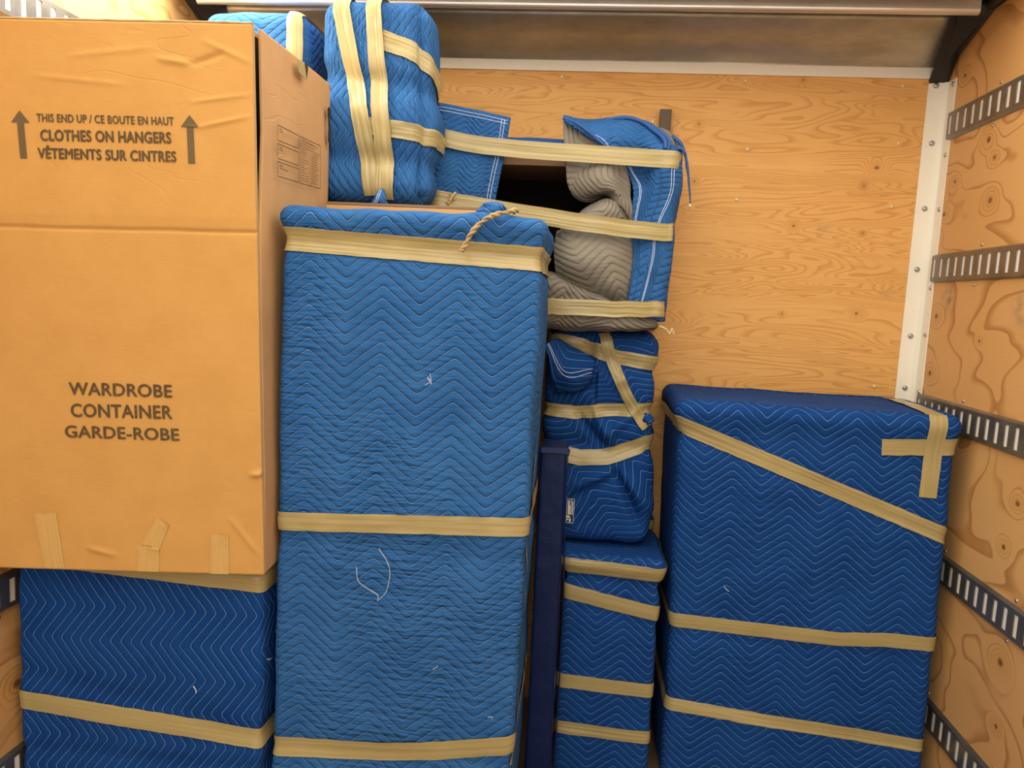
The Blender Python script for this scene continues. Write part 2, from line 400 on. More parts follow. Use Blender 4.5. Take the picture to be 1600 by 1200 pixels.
# ------------------------------------------------------------------ slotted cargo rails
def rail(x, s, zc, y0, y1, label, phase, group):
    t = thing('cargo_rail', label, 'rail', (x, (y0 + y1) / 2, zc - .0475), group)
    xf = x + s * .012; xb = x + s * .0092; h = .0475; hs = .0305; pitch = .0508; sw = .0195
    V = []; Fc = []
    def quad(a, b, c, d): o = len(V); V.extend((a, b, c, d)); Fc.append((o, o + 1, o + 2, o + 3))
    ys = []; y = y0 + phase
    def strip(ya, yb_, za, zb): quad((xf, ya, za), (xf, yb_, za), (xf, yb_, zb), (xf, ya, zb))
    last = y0
    while y + sw < y1:
        strip(last, y, zc - hs, zc + hs); last = y + sw
        ya, yb_ = y, y + sw                                   # return walls of the slot
        for (p, q) in (((ya, zc - hs), (ya, zc + hs)), ((ya, zc + hs), (yb_, zc + hs)), ((yb_, zc + hs), (yb_, zc - hs)), ((yb_, zc - hs), (ya, zc - hs))):
            quad((xf, p[0], p[1]), (xf, q[0], q[1]), (xb, q[0], q[1]), (xb, p[0], p[1]))
        y += pitch
    strip(last, y1, zc - hs, zc + hs)
    for (za, zb) in ((-h + .006, -hs), (hs, h - .006)): strip(y0, y1, zc + za, zc + zb)
    for sg in (-1, 1):
        quad((xf, y0, zc + sg * (h - .006)), (xf, y1, zc + sg * (h - .006)), (x + s * .002, y1, zc + sg * h), (x + s * .002, y0, zc + sg * h))
        quad((x + s * .002, y0, zc + sg * h), (x + s * .002, y1, zc + sg * h), (x, y1, zc + sg * h), (x, y0, zc + sg * h))
    mesh('rail_face', V, Fc, RAIL, t, smooth=False)
    box('backing_strip', min(x, x + s * .0088), max(x, x + s * .0088), y0, y1, zc - .036, zc + .036, BACKING, t)
    y = y1 - .30
    while y > 0.9:
        for dz in (.060, -.060):
            v, f = disc((x + s * .0005, y + (0.02 if dz < 0 else 0), zc + dz), (s, 0, 0), .0055, .003, 10); mesh('screw', v, f, SCREW, t)
        y -= .40
    return t
rl = [(0.638, 'slotted steel cargo rail at the very top of the right wall'),
      (0.166, 'slotted steel cargo rail on the right wall, second from the top'),
      (-0.311, 'slotted steel cargo rail ending behind the top corner of the wide right blanket-wrapped block'),
      (-0.790, 'slotted dark rail on the right wall beside the middle of the wide blanket-wrapped block'),
      (-1.264, 'lowest slotted dark rail on the right wall, in the bottom right corner')]
ph0 = PX(1466, 420, XR).y
for i, (z, lb) in enumerate(rl):
    y1 = 2.745
    phase = ((ph0 - (YO + .05)) % .0508)
    rail(XR, -1, z, YO + .05, y1, lb, phase, 'slotted rails on the right wall')
for z, lb in ((0.638, 'bright slotted rail on the left wall above the wardrobe carton'),
              (-0.790, 'dark slotted rail on the left wall just below the wardrobe carton'),
              (-1.264, 'dark slotted rail at the bottom left corner beside the low blanket-wrapped box')):
    p = PX(8, 915, XL).y if z < 0 else PX(26, 10, XL).y
    rail(XL, 1, z, YO + .05, 2.745, lb, ((p - YO - .05) % .0508), 'slotted rails on the left wall')

# ================================================================== wrapped boxes
class Wrap:
    """a box under a quilted blanket: rounded, dented where tape pulls it in, with tape bands that follow its surface"""
    def __init__(s, x0, x1, y0, y1, z0, z1, r, amp=.004, seed=0., cinch=(), bulge=None, warp=None):
        s.b = (x0, x1, y0, y1, z0, z1); s.r = r; s.amp = amp; s.seed = seed; s.cinch = list(cinch); s.bulge = bulge; s.warp = warp
    def pos(s, p, off=0.0):
        x0, x1, y0, y1, z0, z1 = s.b; r = s.r
        rr = r
        q = Vector((min(max(p[0], x0 + rr), x1 - rr), min(max(p[1], y0 + rr), y1 - rr), min(max(p[2], z0 + rr), z1 - rr)))
        n = Vector(p) - q
        if n.length < 1e-9: n = Vector((0, -1, 0))
        n.normalize(); P = q + n * rr
        d = s.amp * (noise.noise(P * 5.0 + Vector((s.seed, 0, 0))) * 1.0 + .5 * noise.noise(P * 14.0 + Vector((0, s.seed, 0))))
        t = (P.x - x0) / (x1 - x0)
        for c in s.cinch:                                    # (z left, z right, depth, width)
            zc = c[0] + (c[1] - c[0]) * t
            d -= c[2] * exp(-((P.z - zc) / c[3]) ** 2)
        if s.bulge: d += s.bulge(P, n)
        P = P + n * (d + off)
        if s.warp: P = s.warp(P)
        return P
    def unwrap(s, u, v):                                     # unrolled coordinates: front is (x, z), sides and top continue it
        x0, x1, y0, y1, z0, z1 = s.b
        x, y, z = u, y0, v
        if v > z1: y = y0 + (v - z1); z = z1
        if u < x0: y = max(y, y0 + (x0 - u)); x = x0
        if u > x1: y = max(y, y0 + (u - x1)); x = x1
        return Vector((x, y, z))
    def build(s, parent, mat, uv, cell=.013, name='moving_blanket', label=None):
        x0, x1, y0, y1, z0, z1 = s.b
        V = []; Fc = []; UV = []; idx = {}
        def add(p):
            k = (round(p[0], 5), round(p[1], 5), round(p[2], 5))
            if k not in idx: idx[k] = len(V); V.append(s.pos(p))
            return idx[k]
        def axis(a, b):
            L = b - a; r = min(s.r, L / 2)
            e = [a + r * q for q in (0, .25, .5, .75, 1)]
            m = max(2, int((L - 2 * r) / cell)); mid = [a + r + (L - 2 * r) * i / m for i in range(1, m)]
            return e + mid + [b - r * q for q in (1, .75, .5, .25, 0)]
        ax, ay, az = axis(x0, x1), axis(y0, y1), axis(z0, z1)
        def grid(A, B, fp, fu, flip):
            for i in range(len(A) - 1):
                for j in range(len(B) - 1):
                    q = [(A[i], B[j]), (A[i + 1], B[j]), (A[i + 1], B[j + 1]), (A[i], B[j + 1])]
                    if flip: q.reverse()
                    Fc.append(tuple(add(fp(*k)) for k in q)); UV.append([uv(*fu(*k)) for k in q])
        grid(ax, az, lambda a, b: (a, y0, b), lambda a, b: (a, b), False)
        grid(ax, az, lambda a, b: (a, y1, b), lambda a, b: (a, b), True)
        grid(ay, az, lambda a, b: (x0, a, b), lambda a, b: (x0 - (a - y0), b), True)
        grid(ay, az, lambda a, b: (x1, a, b), lambda a, b: (x1 + (a - y0), b), False)
        grid(ax, ay, lambda a, b: (a, b, z1), lambda a, b: (a, z1 + (b - y0)), False)
        grid(ax, ay, lambda a, b: (a, b, z0), lambda a, b: (a, z0 - (b - y0)), True)
        s.ob = mesh(name, V, Fc, mat, parent, UV, label=label)
        return s.ob
    def px(s, a, b):                                         # a picture point on the front plane, unrolled
        p = PY(a, b, s.b[2]); return (p.x, p.z)
    def tape(s, parent, path, w=.048, mat=None, off=.0035, name='tape_band', wob=.0015, seed=0, label=None, ends=(0, 0), pinch=None, ruf=0.0):
        """path: list of (u, v) unrolled; ends: how far to run on beyond each end, level"""
        P = [Vector((a, b)) for a, b in path]
        if ends[0]: P.insert(0, Vector((P[0].x - ends[0], P[0].y)))
        if ends[1]: P.append(Vector((P[-1].x + ends[1], P[-1].y)))
        V = []; Fc = []; UV = []; L = 0; rows = 0; nc = 6
        for i in range(len(P) - 1):
            a, b = P[i], P[i + 1]; n = max(1, int((b - a).length / .009))
            for k in range(n + (1 if i == len(P) - 2 else 0)):
                c = a.lerp(b, k / n)
                d = (b - a).normalized(); 
                if i > 0 and k == 0: d = ((b - a).normalized() + (a - P[i - 1]).normalized()).normalized()
                nn = Vector((-d.y, d.x)); l = L + (b - a).length * k / n
                ww = w * (1 + .035 * noise.noise(Vector((l * 9, seed, 0))))
                if pinch: ww *= pinch(l)
                for j in range(nc):
                    f = j / (nc - 1) - .5
                    q = c + nn * (ww * f + (wob * noise.noise(Vector((l * 30, seed + 3, f * 2))) if j in (0, nc - 1) else 0))
                    o = off + ruf * abs(noise.noise(Vector((l * 12, f * 9, seed)))) 
                    V.append(s.pos(s.unwrap(q.x, q.y), o))
                rows += 1
            L += (b - a).length
        for i in range(rows - 1):
            for j in range(nc - 1):
                k = i * nc + j; Fc.append((k, k + nc, k + nc + 1, k + 1))
                u0, u1 = i * .009 + seed, (i + 1) * .009 + seed; v0, v1 = j / (nc - 1) * w, (j + 1) / (nc - 1) * w
                UV.append([(u0, v0), (u1, v0), (u1, v1), (u0, v1)])
        return mesh(name, V, Fc, mat or TAPE, parent, UV, label=label)

def thread(parent, pts, r=.0006, name='loose_thread', mat=None, n=24):
    P = [Vector(p) for p in pts]
    v, f = tube([cr(P, i / n) for i in range(n + 1)], r, 5); mesh(name, v, f, mat or TWHITE, parent)

# ---------- A: the tall wrapped block in the middle
A0, A1 = 1.72, 2.255
w_ = Wrap(-0.712, -0.104, A0, A1, ZF + .004, 0.176, .022, .005, 1.3,
          cinch=[(.108, .083, .010, .028), (-.613, -.620, .006, .03), (-1.145, -1.135, .006, .03)],
          bulge=lambda P, n: .010 * exp(-((P.z - .158) / .028) ** 2) + .010 * noise.noise(Vector((P.x * 9, 4, P.z * 2))) * max(0, n.z),
          warp=lambda P: Vector((P.x + (P.z - .17) * .008 - (P.y - 1.72) * .020, P.y, P.z)))
tA = thing('wrapped_cabinet', 'tall blue blanket-wrapped block in the centre with a twisted tape tail on top', 'furniture', (-.41, A0 + .25, ZF), 'blanket-wrapped pieces of furniture')
pk = PY(602, 453, A0)
w_.build(tA, BLUE, lambda u, v: (u - pk.x, v - .008), .011)
wA = w_
def ft(w, parent, px0, px1, wd=.048, **k):   # tape band across the front through two picture points, carried round both sides
    x0, x1, y0, y1, _, _ = w.b
    a = w.px(*px0); b = w.px(*px1); sl = (b[1] - a[1]) / (b[0] - a[0])
    p0 = (x0, a[1] + sl * (x0 - a[0])); p1 = (x1, b[1] + sl * (x1 - b[0]))
    dd = y1 - y0
    return w.tape(parent, [p0, p1], wd, ends=(dd, dd), **k)
ft(wA, tA, (440, 372), (845, 405), .054, mat=TAPEW, seed=1, ruf=.004)
ft(wA, tA, (440, 814), (812, 823), .046, seed=2, ruf=.003)
wA.tape(tA, [(-.716 - .5, wA.px(427, 1166)[1]), wA.px(427, 1166), wA.px(600, 1175), wA.px(700, 1174), (-.104, wA.px(800, 1164)[1]), (-.104 + .5, wA.px(800, 1164)[1])], .050, seed=3, name='tape_band')
# tape running slanting up the narrow right side
wA.tape(tA, [(-.104 + .02, -1.14), (-.104 + .10, -.80), (-.104 + .10, -.62), (-.104 + .30, -.30)], .03, seed=9, name='tape_band')
# twisted tape tail and its tuft of blanket
tp = [(745, 352, 1.99), (800, 326, 1.80), (785, 334, 1.73), (765, 340, 1.695), (746, 353, 1.69), (732, 370, 1.688), (724, 392, 1.690)]
tp = [(808, 329, 1.76), (796, 331, 1.72), (780, 334, 1.70), (762, 341, 1.692), (746, 353, 1.689), (733, 370, 1.687), (726, 384, 1.686), (721, 392, 1.688)]
P = [PY(a, b, c) for a, b, c in tp]
strands = []
for k in (0, 1):
    Q = []
    for i in range(181):
        t = i / 180; c = cr(P, t); e = (cr(P, min(t + .01, 1)) - cr(P, max(t - .01, 0))).normalized(); a = e.cross(Vector((0, 1, .01))).normalized(); b2 = e.cross(a)
        an = t * 34 + k * pi + 1.5 * noise.noise(Vector((t * 5, 0, 0))); R_r = .0026 * (1 + .5 * noise.noise(Vector((t * 8, k, 0)))) * (1.8 if t > .96 else 1)
        Q.append(c + a * cos(an) * R_r + b2 * sin(an) * R_r)
    strands.append(tube(Q, lambda t: .0036 + .0010 * sin(t * 23), 7))
v, f = merge(strands)
mesh('twisted_tape_tail', v, f, TAPEX, tA, [[(0, 0), (.03, 0), (.03, .03), (0, .03)] if len(q) == 4 else [(0, 0)] * len(q) for q in f], label='rope-like twisted tan tape end')
def blob(name, c, rx, ry, rz, mat, parent, seed=0, amp=.3, uvs=True, label=None, rot=0):
    V = []; Fc = []; UV = []; nu, nv = 22, 14
    for j in range(nv + 1):
        for i in range(nu):
            a = 2 * pi * i / nu; b = pi * j / nv
            d = Vector((cos(a) * sin(b), sin(a) * sin(b), cos(b)))
            k = 1 + amp * noise.noise(d * 1.9 + Vector((seed, 0, 0)))
            q = Vector((d.x * rx * k, d.y * ry * k, d.z * rz * k))
            if rot: q = Matrix.Rotation(rot, 3, 'Y') @ q
            V.append(Vector(c) + q)
    for j in range(nv):
        for i in range(nu):
            Fc.append((j * nu + i, (j + 1) * nu + i, (j + 1) * nu + (i + 1) % nu, j * nu + (i + 1) % nu))
            UV.append([(i / nu * rx * 4, j / nv * rz * 3), (i / nu * rx * 4, (j + 1) / nv * rz * 3), ((i + 1) / nu * rx * 4, (j + 1) / nv * rz * 3), ((i + 1) / nu * rx * 4, j / nv * rz * 3)])
    return mesh(name, V, Fc, mat, parent, UV, label=label)
blob('blanket_tuft', PY(768, 329, 1.76), .036, .03, .018, BLUE, tA, 3, .35)
# loose white threads on its front
def thr(pts, D): return [PY(a, b, D) for a, b in pts]
thread(tA, thr([(592, 857), (606, 880), (609, 900), (603, 925), (591, 938)], 1.712))
thread(tA, thr([(557, 886), (560, 908), (578, 922), (590, 930), (590, 940)], 1.712))
thread(tA, thr([(664, 602), (672, 596), (668, 590), (674, 600), (672, 584)], 1.712), .0005)
thread(tA, thr([(676, 1046), (682, 1043), (684, 1040)], 1.712), .0005)
thread(tA, thr([(762, 1121), (768, 1120), (769, 1124)], 1.712), .0005)
thread(tA, thr([(424, 1028), (420, 1031), (418, 1029)], 1.712), .0005)

# ---------- board lying on A, carrying the top bundle
b_ = thing('flat_board', 'thin tan board lying between the tall centre block and the bundle above it', 'board', (-.45, 2.05, .188))
box('panel', -.715, -.24, 2.02, 2.33, .190, .222, WL, b_, b=.002)
box('top_veneer', -.715, -.24, 2.02, 2.335, .222, .230, BROWN, b_, b=.001)

# ---------- B: the wide wrapped block at the right
B0, B1 = 2.33, 2.775
wB = Wrap(0.300, 1.118, B0, B1, ZF + .004, -.292, .032, .005, 4.1,
          cinch=[(-.385, -.66, .006, .03), (-1.02, -1.055, .005, .03), (-1.23, -1.33, .005, .03)],
          bulge=lambda P, n: (.014 * exp(-((P.z + .315) / .045) ** 2)) * (1 if n.z < .9 else .2) + .004 * noise.noise(Vector((P.x * 4, 1, P.z * 1.5))) * (1 - abs(n.z)) - .0 ,
          warp=lambda P: Vector((P.x + max(0, -P.z - .36) * .026 * (1 - (P.x - .3) * .7), P.y, P.z)))
tB = thing('wrapped_dresser', 'wide blue quilted block by the right wall, cross of tape at its corner', 'furniture', (.71, 2.55, ZF), 'blanket-wrapped pieces of furniture')
pk = PY(1145, 740, B0)
wB.build(tB, BLUE2, lambda u, v: (u - pk.x, v), .013)
ft(wB, tB, (1060, 662), (1482, 840), .050, mat=TAPEW, seed=11, ruf=.003, label='slanting tape band')
x0, x1 = wB.b[:2]; dd = B1 - B0
wB.tape(tB, [(x0 - dd, wB.px(1052, 969)[1]), wB.px(1052, 969), wB.px(1300, 997), wB.px(1380, 999), wB.px(1466, 1008), (x1 + dd, wB.px(1466, 1008)[1])], .046, seed=12)
wB.tape(tB, [(x0 - dd, wB.px(1042, 1098)[1]), wB.px(1042, 1100), wB.px(1450, 1168), (x1 + dd, wB.px(1450, 1168)[1])], .041, seed=13, mat=TAPEW)
p1 = wB.px(1376, 698); p2 = wB.px(1500, 699)
wB.tape(tB, [p1, (x1, p2[1]), (x1 + .2, p2[1])], .050, seed=14, off=.004, name='tape_strip', label='level arm of the tape cross')
z1 = wB.b[5]
vt = wB.px(1465, 650)[0]
wB.tape(tB, [(vt + .015, z1 + .40), (vt + .002, z1 + .02), (vt, z1 - .02), wB.px(1447, 777)], .052, seed=15, off=.005, name='tape_strip', label='upright arm of the tape cross, folded over the top')

thread(tB, thr([(1131, 916), (1135, 921), (1139, 924)], 2.320), .0009)
# ---------- C: low wrapped box in the middle, behind the navy panel
C0, C1 = 2.35, 2.68
wC = Wrap(-0.024, 0.286, C0, C1, ZF + .004, -.806, .020, .005, 7.7,
          cinch=[(-.873, -.895, .012, .026), (-.95, -1.03, .005, .03)],
          bulge=lambda P, n: .012 * exp(-((P.z + .83) / .035) ** 2) * (1 if n.z < .9 else .1))
tC = thing('wrapped_box', 'low blue quilted box with four tape bands, right of the navy panel', 'box', (.13, 2.5, ZF), 'blanket-wrapped pieces of furniture')
pk = PY(975, 985, C0)
wC.build(tC, BLUE2, lambda u, v: (u - pk.x, v), .012)
ft(wC, tC, (882, 882), (1050, 900), .048, mat=TAPEW, seed=21, ruf=.004)
ft(wC, tC, (878, 922), (1042, 963), .050, seed=22)
ft(wC, tC, (870, 1061), (1036, 1082), .048, seed=23)
ft(wC, tC, (865, 1134), (1030, 1155), .042, seed=24, mat=TAPEW)
# small wrapped parcel behind it
wD = Wrap(.10, .284, 2.71, 2.79, ZF + .004, -.760, .014, .003, 2.2)
tD = thing('wrapped_parcel', 'sliver of blue wrapped parcel with tape, standing against the plywood behind the low middle box', 'parcel', (.2, 2.74, ZF))
wD.build(tD, BLUE2, lambda u, v: (u, v), .015)
wD.tape(tD, [(.10 - .08, -.795), (.284 + .08, -.795)], .035, seed=31)

# ---------- E: low wrapped box under the wardrobe carton
E0 = 1.70
wE = Wrap(-1.382, -.740, E0, 2.10, ZF + .004, -.694, .018, .005, 9.1,
          cinch=[(-.72, -.75, .004, .03), (-.985, -1.11, .005, .03)],
          bulge=lambda P, n: -.006 * exp(-((P.z + 1.20) / .02) ** 2),
          warp=lambda P: Vector((P.x, P.y, P.z + (P.x + .732) * .025)))
tE = thing('wrapped_chest', 'blue quilted chest under the cardboard carton, its quilting zigzags running upright', 'furniture', (-1.05, 1.9, ZF), 'blanket-wrapped pieces of furniture')
rp = PY(220, 944, E0)
wE.build(tE, BLUE2, lambda u, v: (v - rp.z, u), .013)
ft(wE, tE, (24, 1081), (418, 1158), .050, seed=41)
wE.tape(tE, [wE.px(60, 859), wE.px(425, 914), (-.732 + .38, wE.px(425, 914)[1])], .050, seed=42)
thread(tE, thr([(302, 1072), (306, 1078), (306, 1083)], 1.692), .0012)

# ---------- G: upright bundle on top with crossed tape
G0 = 2.14
def gw(P):
    x = P.x; z = P.z
    t = max(0, (z - .45) / .35); 
    f = min(max((x + .795) / .333, 0), 1); f = f * f * (3 - 2 * f)
    x += t * (.010 - .034 * f) - .012 * max(0, (.35 - z) / .15) * f
    return Vector((x, P.y, z))
wG = Wrap(-.795, -.462, G0, 2.330, .247, .802, .050, .008, 12.3, warp=gw,
          cinch=[(.60, .56, .012, .03), (.375, .355, .014, .03)],
          bulge=lambda P, n: .010 * exp(-((P.z - .48) / .06) ** 2) - .020 * exp(-((P.x + .482) / .013) ** 2) * (1 if n.y < -.1 else 0))
tG = thing('wrapped_chair_bundle', 'blue blanket bundle standing highest, beside the carton, with two upright tape strips down its front', 'bundle', (-.6, 2.25, .236), 'blanket bundles')
rp = PY(533, 100, G0)
wG.build(tG, BLUE, lambda u, v: (v - rp.z, u * 1.0), .010)
zt = .802
wG.tape(tG, [(wG.px(532, 10)[0] - .01, zt + .15), wG.px(530, 12), wG.px(560, 150), wG.px(585, 305)], .050, seed=51, mat=TAPEW, off=.006, name='tape_strip', ruf=.006, label='left upright tape strip')
wG.tape(tG, [(wG.px(590, 10)[0], zt + .15), wG.px(588, 12), wG.px(598, 180), wG.px(606, 312)], .050, seed=52, mat=TAPEW, off=.012, name='tape_strip', ruf=.006, label='right upright tape strip')
wG.tape(tG, [wG.px(600, 62), wG.px(640, 75), (-.462, wG.px(660, 90)[1]), (-.462 + .25, wG.px(690, 140)[1])], .052, seed=53, mat=TAPEW, off=.004, ruf=.006)
wG.tape(tG, [wG.px(575, 198), wG.px(630, 205), (-.462, wG.px(660, 212)[1]), (-.462 + .25, wG.px(680, 215)[1])], .046, seed=54, mat=TAPEW, off=.004, ruf=.006)
# upright double hem along its right edge
for dx in (0, .012):
    P = [PY(a + dx * 400, b, G0 - .006) for a, b in ((652, 60), (655, 120), (655, 180), (664, 245), (662, 300))]
# corner tuft at the foot of the bundle
def sheet_eval(G, s, t):
    rows = [cr(r, s) for r in G]; return cr(rows, t)
class Sheet:
    """cloth through a grid of points (rows run down, columns across)"""
    def __init__(s, grid, dup_=None):
        s.G = [[PY(*q) if not isinstance(q, Vector) else q for q in r] for r in grid]
    def at(s, a, b): return sheet_eval(s.G, a, b)
    def nrm(s, a, b):
        e = .01; a0, a1, b0, b1 = max(a - e, 0), min(a + e, 1), max(b - e, 0), min(b + e, 1)
        n = (s.at(a1, b) - s.at(a0, b)).cross(s.at(a, b1) - s.at(a, b0))
        if n.length < 1e-12: return Vector((0, -1, 0))
        n.normalize()
        if n.dot(s.at(a, b)) > 0: n = -n                     # face the open side of the truck
        return n
    def build(s, name, mat, parent, nu=36, nv=36, amp=.003, seed=0, uv=(1, 1, 0, 0, 0), thick=.008, wr=None, label=None, fs=14.0):
        """uv = (width m, height m, rotation, u offset, v offset)"""
        V = []; UVp = []; w, h, ro, ou, ov = uv
        for j in range(nv + 1):
            for i in range(nu + 1):
                a, b = i / nu, j / nv; p = s.at(a, b); n = s.nrm(a, b)
                d = amp * noise.noise(p * fs + Vector((seed, 0, 0))) + (wr(a, b) if wr else 0)
                V.append(p + n * d)
                x, y = a * w, -b * h
                UVp.append((x * cos(ro) - y * sin(ro) + ou, x * sin(ro) + y * cos(ro) + ov))
        s.amp, s.seed, s.fs, s.wr = amp, seed, fs, wr
        Fc = []; UV = []
        for j in range(nv):
            for i in range(nu):
                k = j * (nu + 1) + i; q = (k, k + nu + 1, k + nu + 2, k + 1)
                Fc.append(q); UV.append([UVp[z] for z in q])
        o = mesh(name, V, Fc, mat, parent, UV, label=label)
        if thick:
            md = o.modifiers.new('thickness', 'SOLIDIFY'); md.thickness = thick; md.offset = 0
        s.ob = o
        return o
    def line(s, parent, pts, r=.0009, off=.0052, name='hem_stitch', mat=None, n=40):
        P = []
        for i in range(n + 1):
            c = cr([Vector((q[0], q[1], 0)) for q in pts], i / n); a, b = min(max(c.x, 0), 1), min(max(c.y, 0), 1)
            p = s.at(a, b); d = s.amp * noise.noise(p * s.fs + Vector((s.seed, 0, 0))) + (s.wr(a, b) if s.wr else 0)
            P.append(p + s.nrm(a, b) * (d + off))
        v, f = tube(P, r, 5); mesh(name, v, f, mat or THREAD, s.ob)
sh = Sheet([[(592, 300, 2.12), (597, 297, 2.12), (600, 300, 2.12)], [(585, 312, 2.10), (594, 308, 2.10), (603, 312, 2.10)], [(576, 319, 2.10), (590, 318, 2.10), (607, 319, 2.10)]])
o = sh.build('blanket_corner', BLUE, tG, 10, 10, .002, 3, (.05, .05, 0, 0, 0)); sh.line(tG, [(.35, .1), (.3, .9)], .0008); sh.line(tG, [(.5, .1), (.45, .9)], .0008)

# ---------- H: second bundle peeping over the carton
wH = Wrap(-1.150, -.838, 2.17, 2.50, ZF + .004, .776, .045, .007, 15.2)
tH = thing('wrapped_bundle', 'blue blanket bundle mostly hidden behind the wardrobe carton, one tape strip over its top', 'bundle', (-.98, 2.33, ZF), 'blanket bundles')
wH.build(tH, BLUE, lambda u, v: (u, v), .014)
a = wH.px(462, 40)[0]
wH.tape(tH, [(a - .01, .776 + .25), (a, .776), (a, .4)], .050, seed=61, mat=TAPEW, off=.006, name='tape_strip')

# ---------- I: navy vinyl panel
tI = thing('vinyl_panel_cover', 'narrow dark navy vinyl-covered panel standing between the tall block and the low middle box', 'panel', (-.07, 2.27, ZF))
wI = Wrap(-.096, -.032, 2.15, 2.335, ZF + .004, -.436, .008, .003, 20, warp=lambda P: Vector((P.x + (P.z + .45) * -.004 + (-.012 if P.x < -.06 else 0), P.y, P.z)))
wI.build(tI, VINYL, lambda u, v: (u, v), .012, name='cover')
v, f = tube([PY(a, b, 2.146) for a, b in ((888, 703), (884, 715), (883, 760), (882, 850), (880, 950), (874, 1060), (866, 1190), (860, 1290))], .0022, 6)
mesh('piping', v, f, VINYL, tI)
sh = Sheet([[(842, 699, 2.150), (865, 699, 2.150), (886, 700, 2.148), (891, 703, 2.144)], [(842, 708, 2.142), (865, 709, 2.142), (884, 711, 2.140), (889, 713, 2.140)]])
sh.build('top_flap', VINYL, tI, 14, 6, .002, 2, thick=.004)

# ---------- J: the lumpy bundle standing on the low middle box
def fold(P, x0, z0, x1, z1, h, w):        # a soft ridge (h>0) or crease (h<0) along a segment of the front
    ax, az = P.x - x0, P.z - z0; bx, bz = x1 - x0, z1 - z0
    t = min(max((ax * bx + az * bz) / (bx * bx + bz * bz), 0), 1)
    d = sqrt((ax - bx * t) ** 2 + (az - bz * t) ** 2)
    return h * exp(-(d / w) ** 2) * sin(pi * min(max(t * .9 + .08, 0), 1)) ** .5
J0 = 2.44
JF = []
for (a, b, c, d, h, wd) in [(955, 735, 1000, 830, -.022, .012), (975, 745, 1010, 800, .016, .018), (905, 650, 945, 700, -.020, .010), (930, 640, 960, 700, .014, .016),
                            (860, 610, 925, 600, -.026, .012), (870, 560, 905, 600, .020, .018), (925, 530, 915, 600, -.018, .012), (890, 780, 950, 750, -.014, .010),
                            (900, 760, 960, 730, .012, .014), (1000, 640, 935, 690, .014, .016), (960, 600, 1015, 575, .008, .02)]:
    p = PY(a, b, J0); q = PY(c, d, J0); JF.append((p.x, p.z, q.x, q.z, h * 1.45, wd))
def jb(P, n):
    if n.y > .2: return 0
    return sum(fold(P, *k) for k in JF)
wJ = Wrap(-.125, .243, J0, 2.70, -.797, -.092, .050, .007, 25,
          cinch=[(-.15, -.22, .014, .028), (-.36, -.345, .016, .028), (-.47, -.47, .014, .03)], bulge=jb,
          warp=lambda P: Vector((P.x + (.010 * sin((P.z + .1) * 9) if P.x > .05 else 0), P.y, P.z)))
tJ = thing('wrapped_stool', 'crumpled dark blue blanket bundle with criss-crossed tape, standing on the low middle box', 'bundle', (.05, 2.6, -.797), 'blanket bundles')
ctr = PY(905, 720, J0)
def juv(u, v):
    if v < -.47: a = .9; return ((u * cos(a) - v * sin(a)) * 1.1, (u * sin(a) + v * cos(a)))
    if v < -.35: a = -.5
    elif v < -.2: a = .6
    else: a = 1.2
    a = 1.0 + .9 * noise.noise(Vector((u * 2.2, v * 2.2, 3)))
    return (u * cos(a) - v * sin(a), u * sin(a) + v * cos(a))
wJ.build(tJ, BLUE2, lambda u, v: (u * .8 + v * .62 + .03 * noise.noise(Vector((u * 6, v * 6, 0))), v * .8 - u * .62 + .06 * noise.noise(Vector((u * 4, v * 4, 9)))), .008)
x0, x1 = wJ.b[:2]
wJ.tape(tJ, [(x0 - .3, wJ.px(860, 525)[1]), wJ.px(862, 525), wJ.px(925, 545), wJ.px(960, 557), (x1 - .02, wJ.px(1022, 568)[1]), (x1 + .3, wJ.px(1022, 575)[1])], .046, seed=71, mat=TAPEW, ruf=.006)
wJ.tape(tJ, [wJ.px(943, 516), wJ.px(956, 555), wJ.px(985, 620), wJ.px(1012, 668)], .036, seed=72, mat=TAPEW, off=.010, ruf=.008, name='tape_strip', label='slanting tape strip')
wJ.tape(tJ, [(x0 - .3, wJ.px(855, 640)[1]), wJ.px(858, 640), wJ.px(900, 645), wJ.px(950, 641), (x1 - .01, wJ.px(1018, 640)[1]), (x1 + .3, wJ.px(1018, 640)[1])], .042, seed=73, mat=TAPEW, ruf=.006)
wJ.tape(tJ, [(x0 - .3, wJ.px(845, 695)[1]), wJ.px(850, 700), wJ.px(905, 715), wJ.px(945, 714), (x1 - .02, wJ.px(1012, 693)[1]), (x1 + .3, wJ.px(1012, 685)[1])], .050, seed=74, mat=TAPEW, ruf=.005)
sh = Sheet([[(850, 540, 2.37), (866, 530, 2.40), (880, 535, 2.42)], [(858, 560, 2.37), (880, 560, 2.375), (925, 560, 2.42)], [(862, 590, 2.38), (895, 592, 2.375), (925, 585, 2.42)], [(872, 612, 2.41), (900, 612, 2.41), (918, 600, 2.44)]])
sh.build('blanket_flap', BLUE2, tJ, 24, 24, .004, 8, (.13, .15, .8, 0, 0), .007)
sh.line(tJ, [(.12, .02), (.20, .35), (.38, .62), (.95, .60)], .0009); sh.line(tJ, [(.18, .02), (.27, .33), (.42, .55), (.95, .53)], .0009)
blob('blanket_tuft', PY(1011, 655, 2.45), .020, .020, .018, BLUE2, tJ, 5, .4)
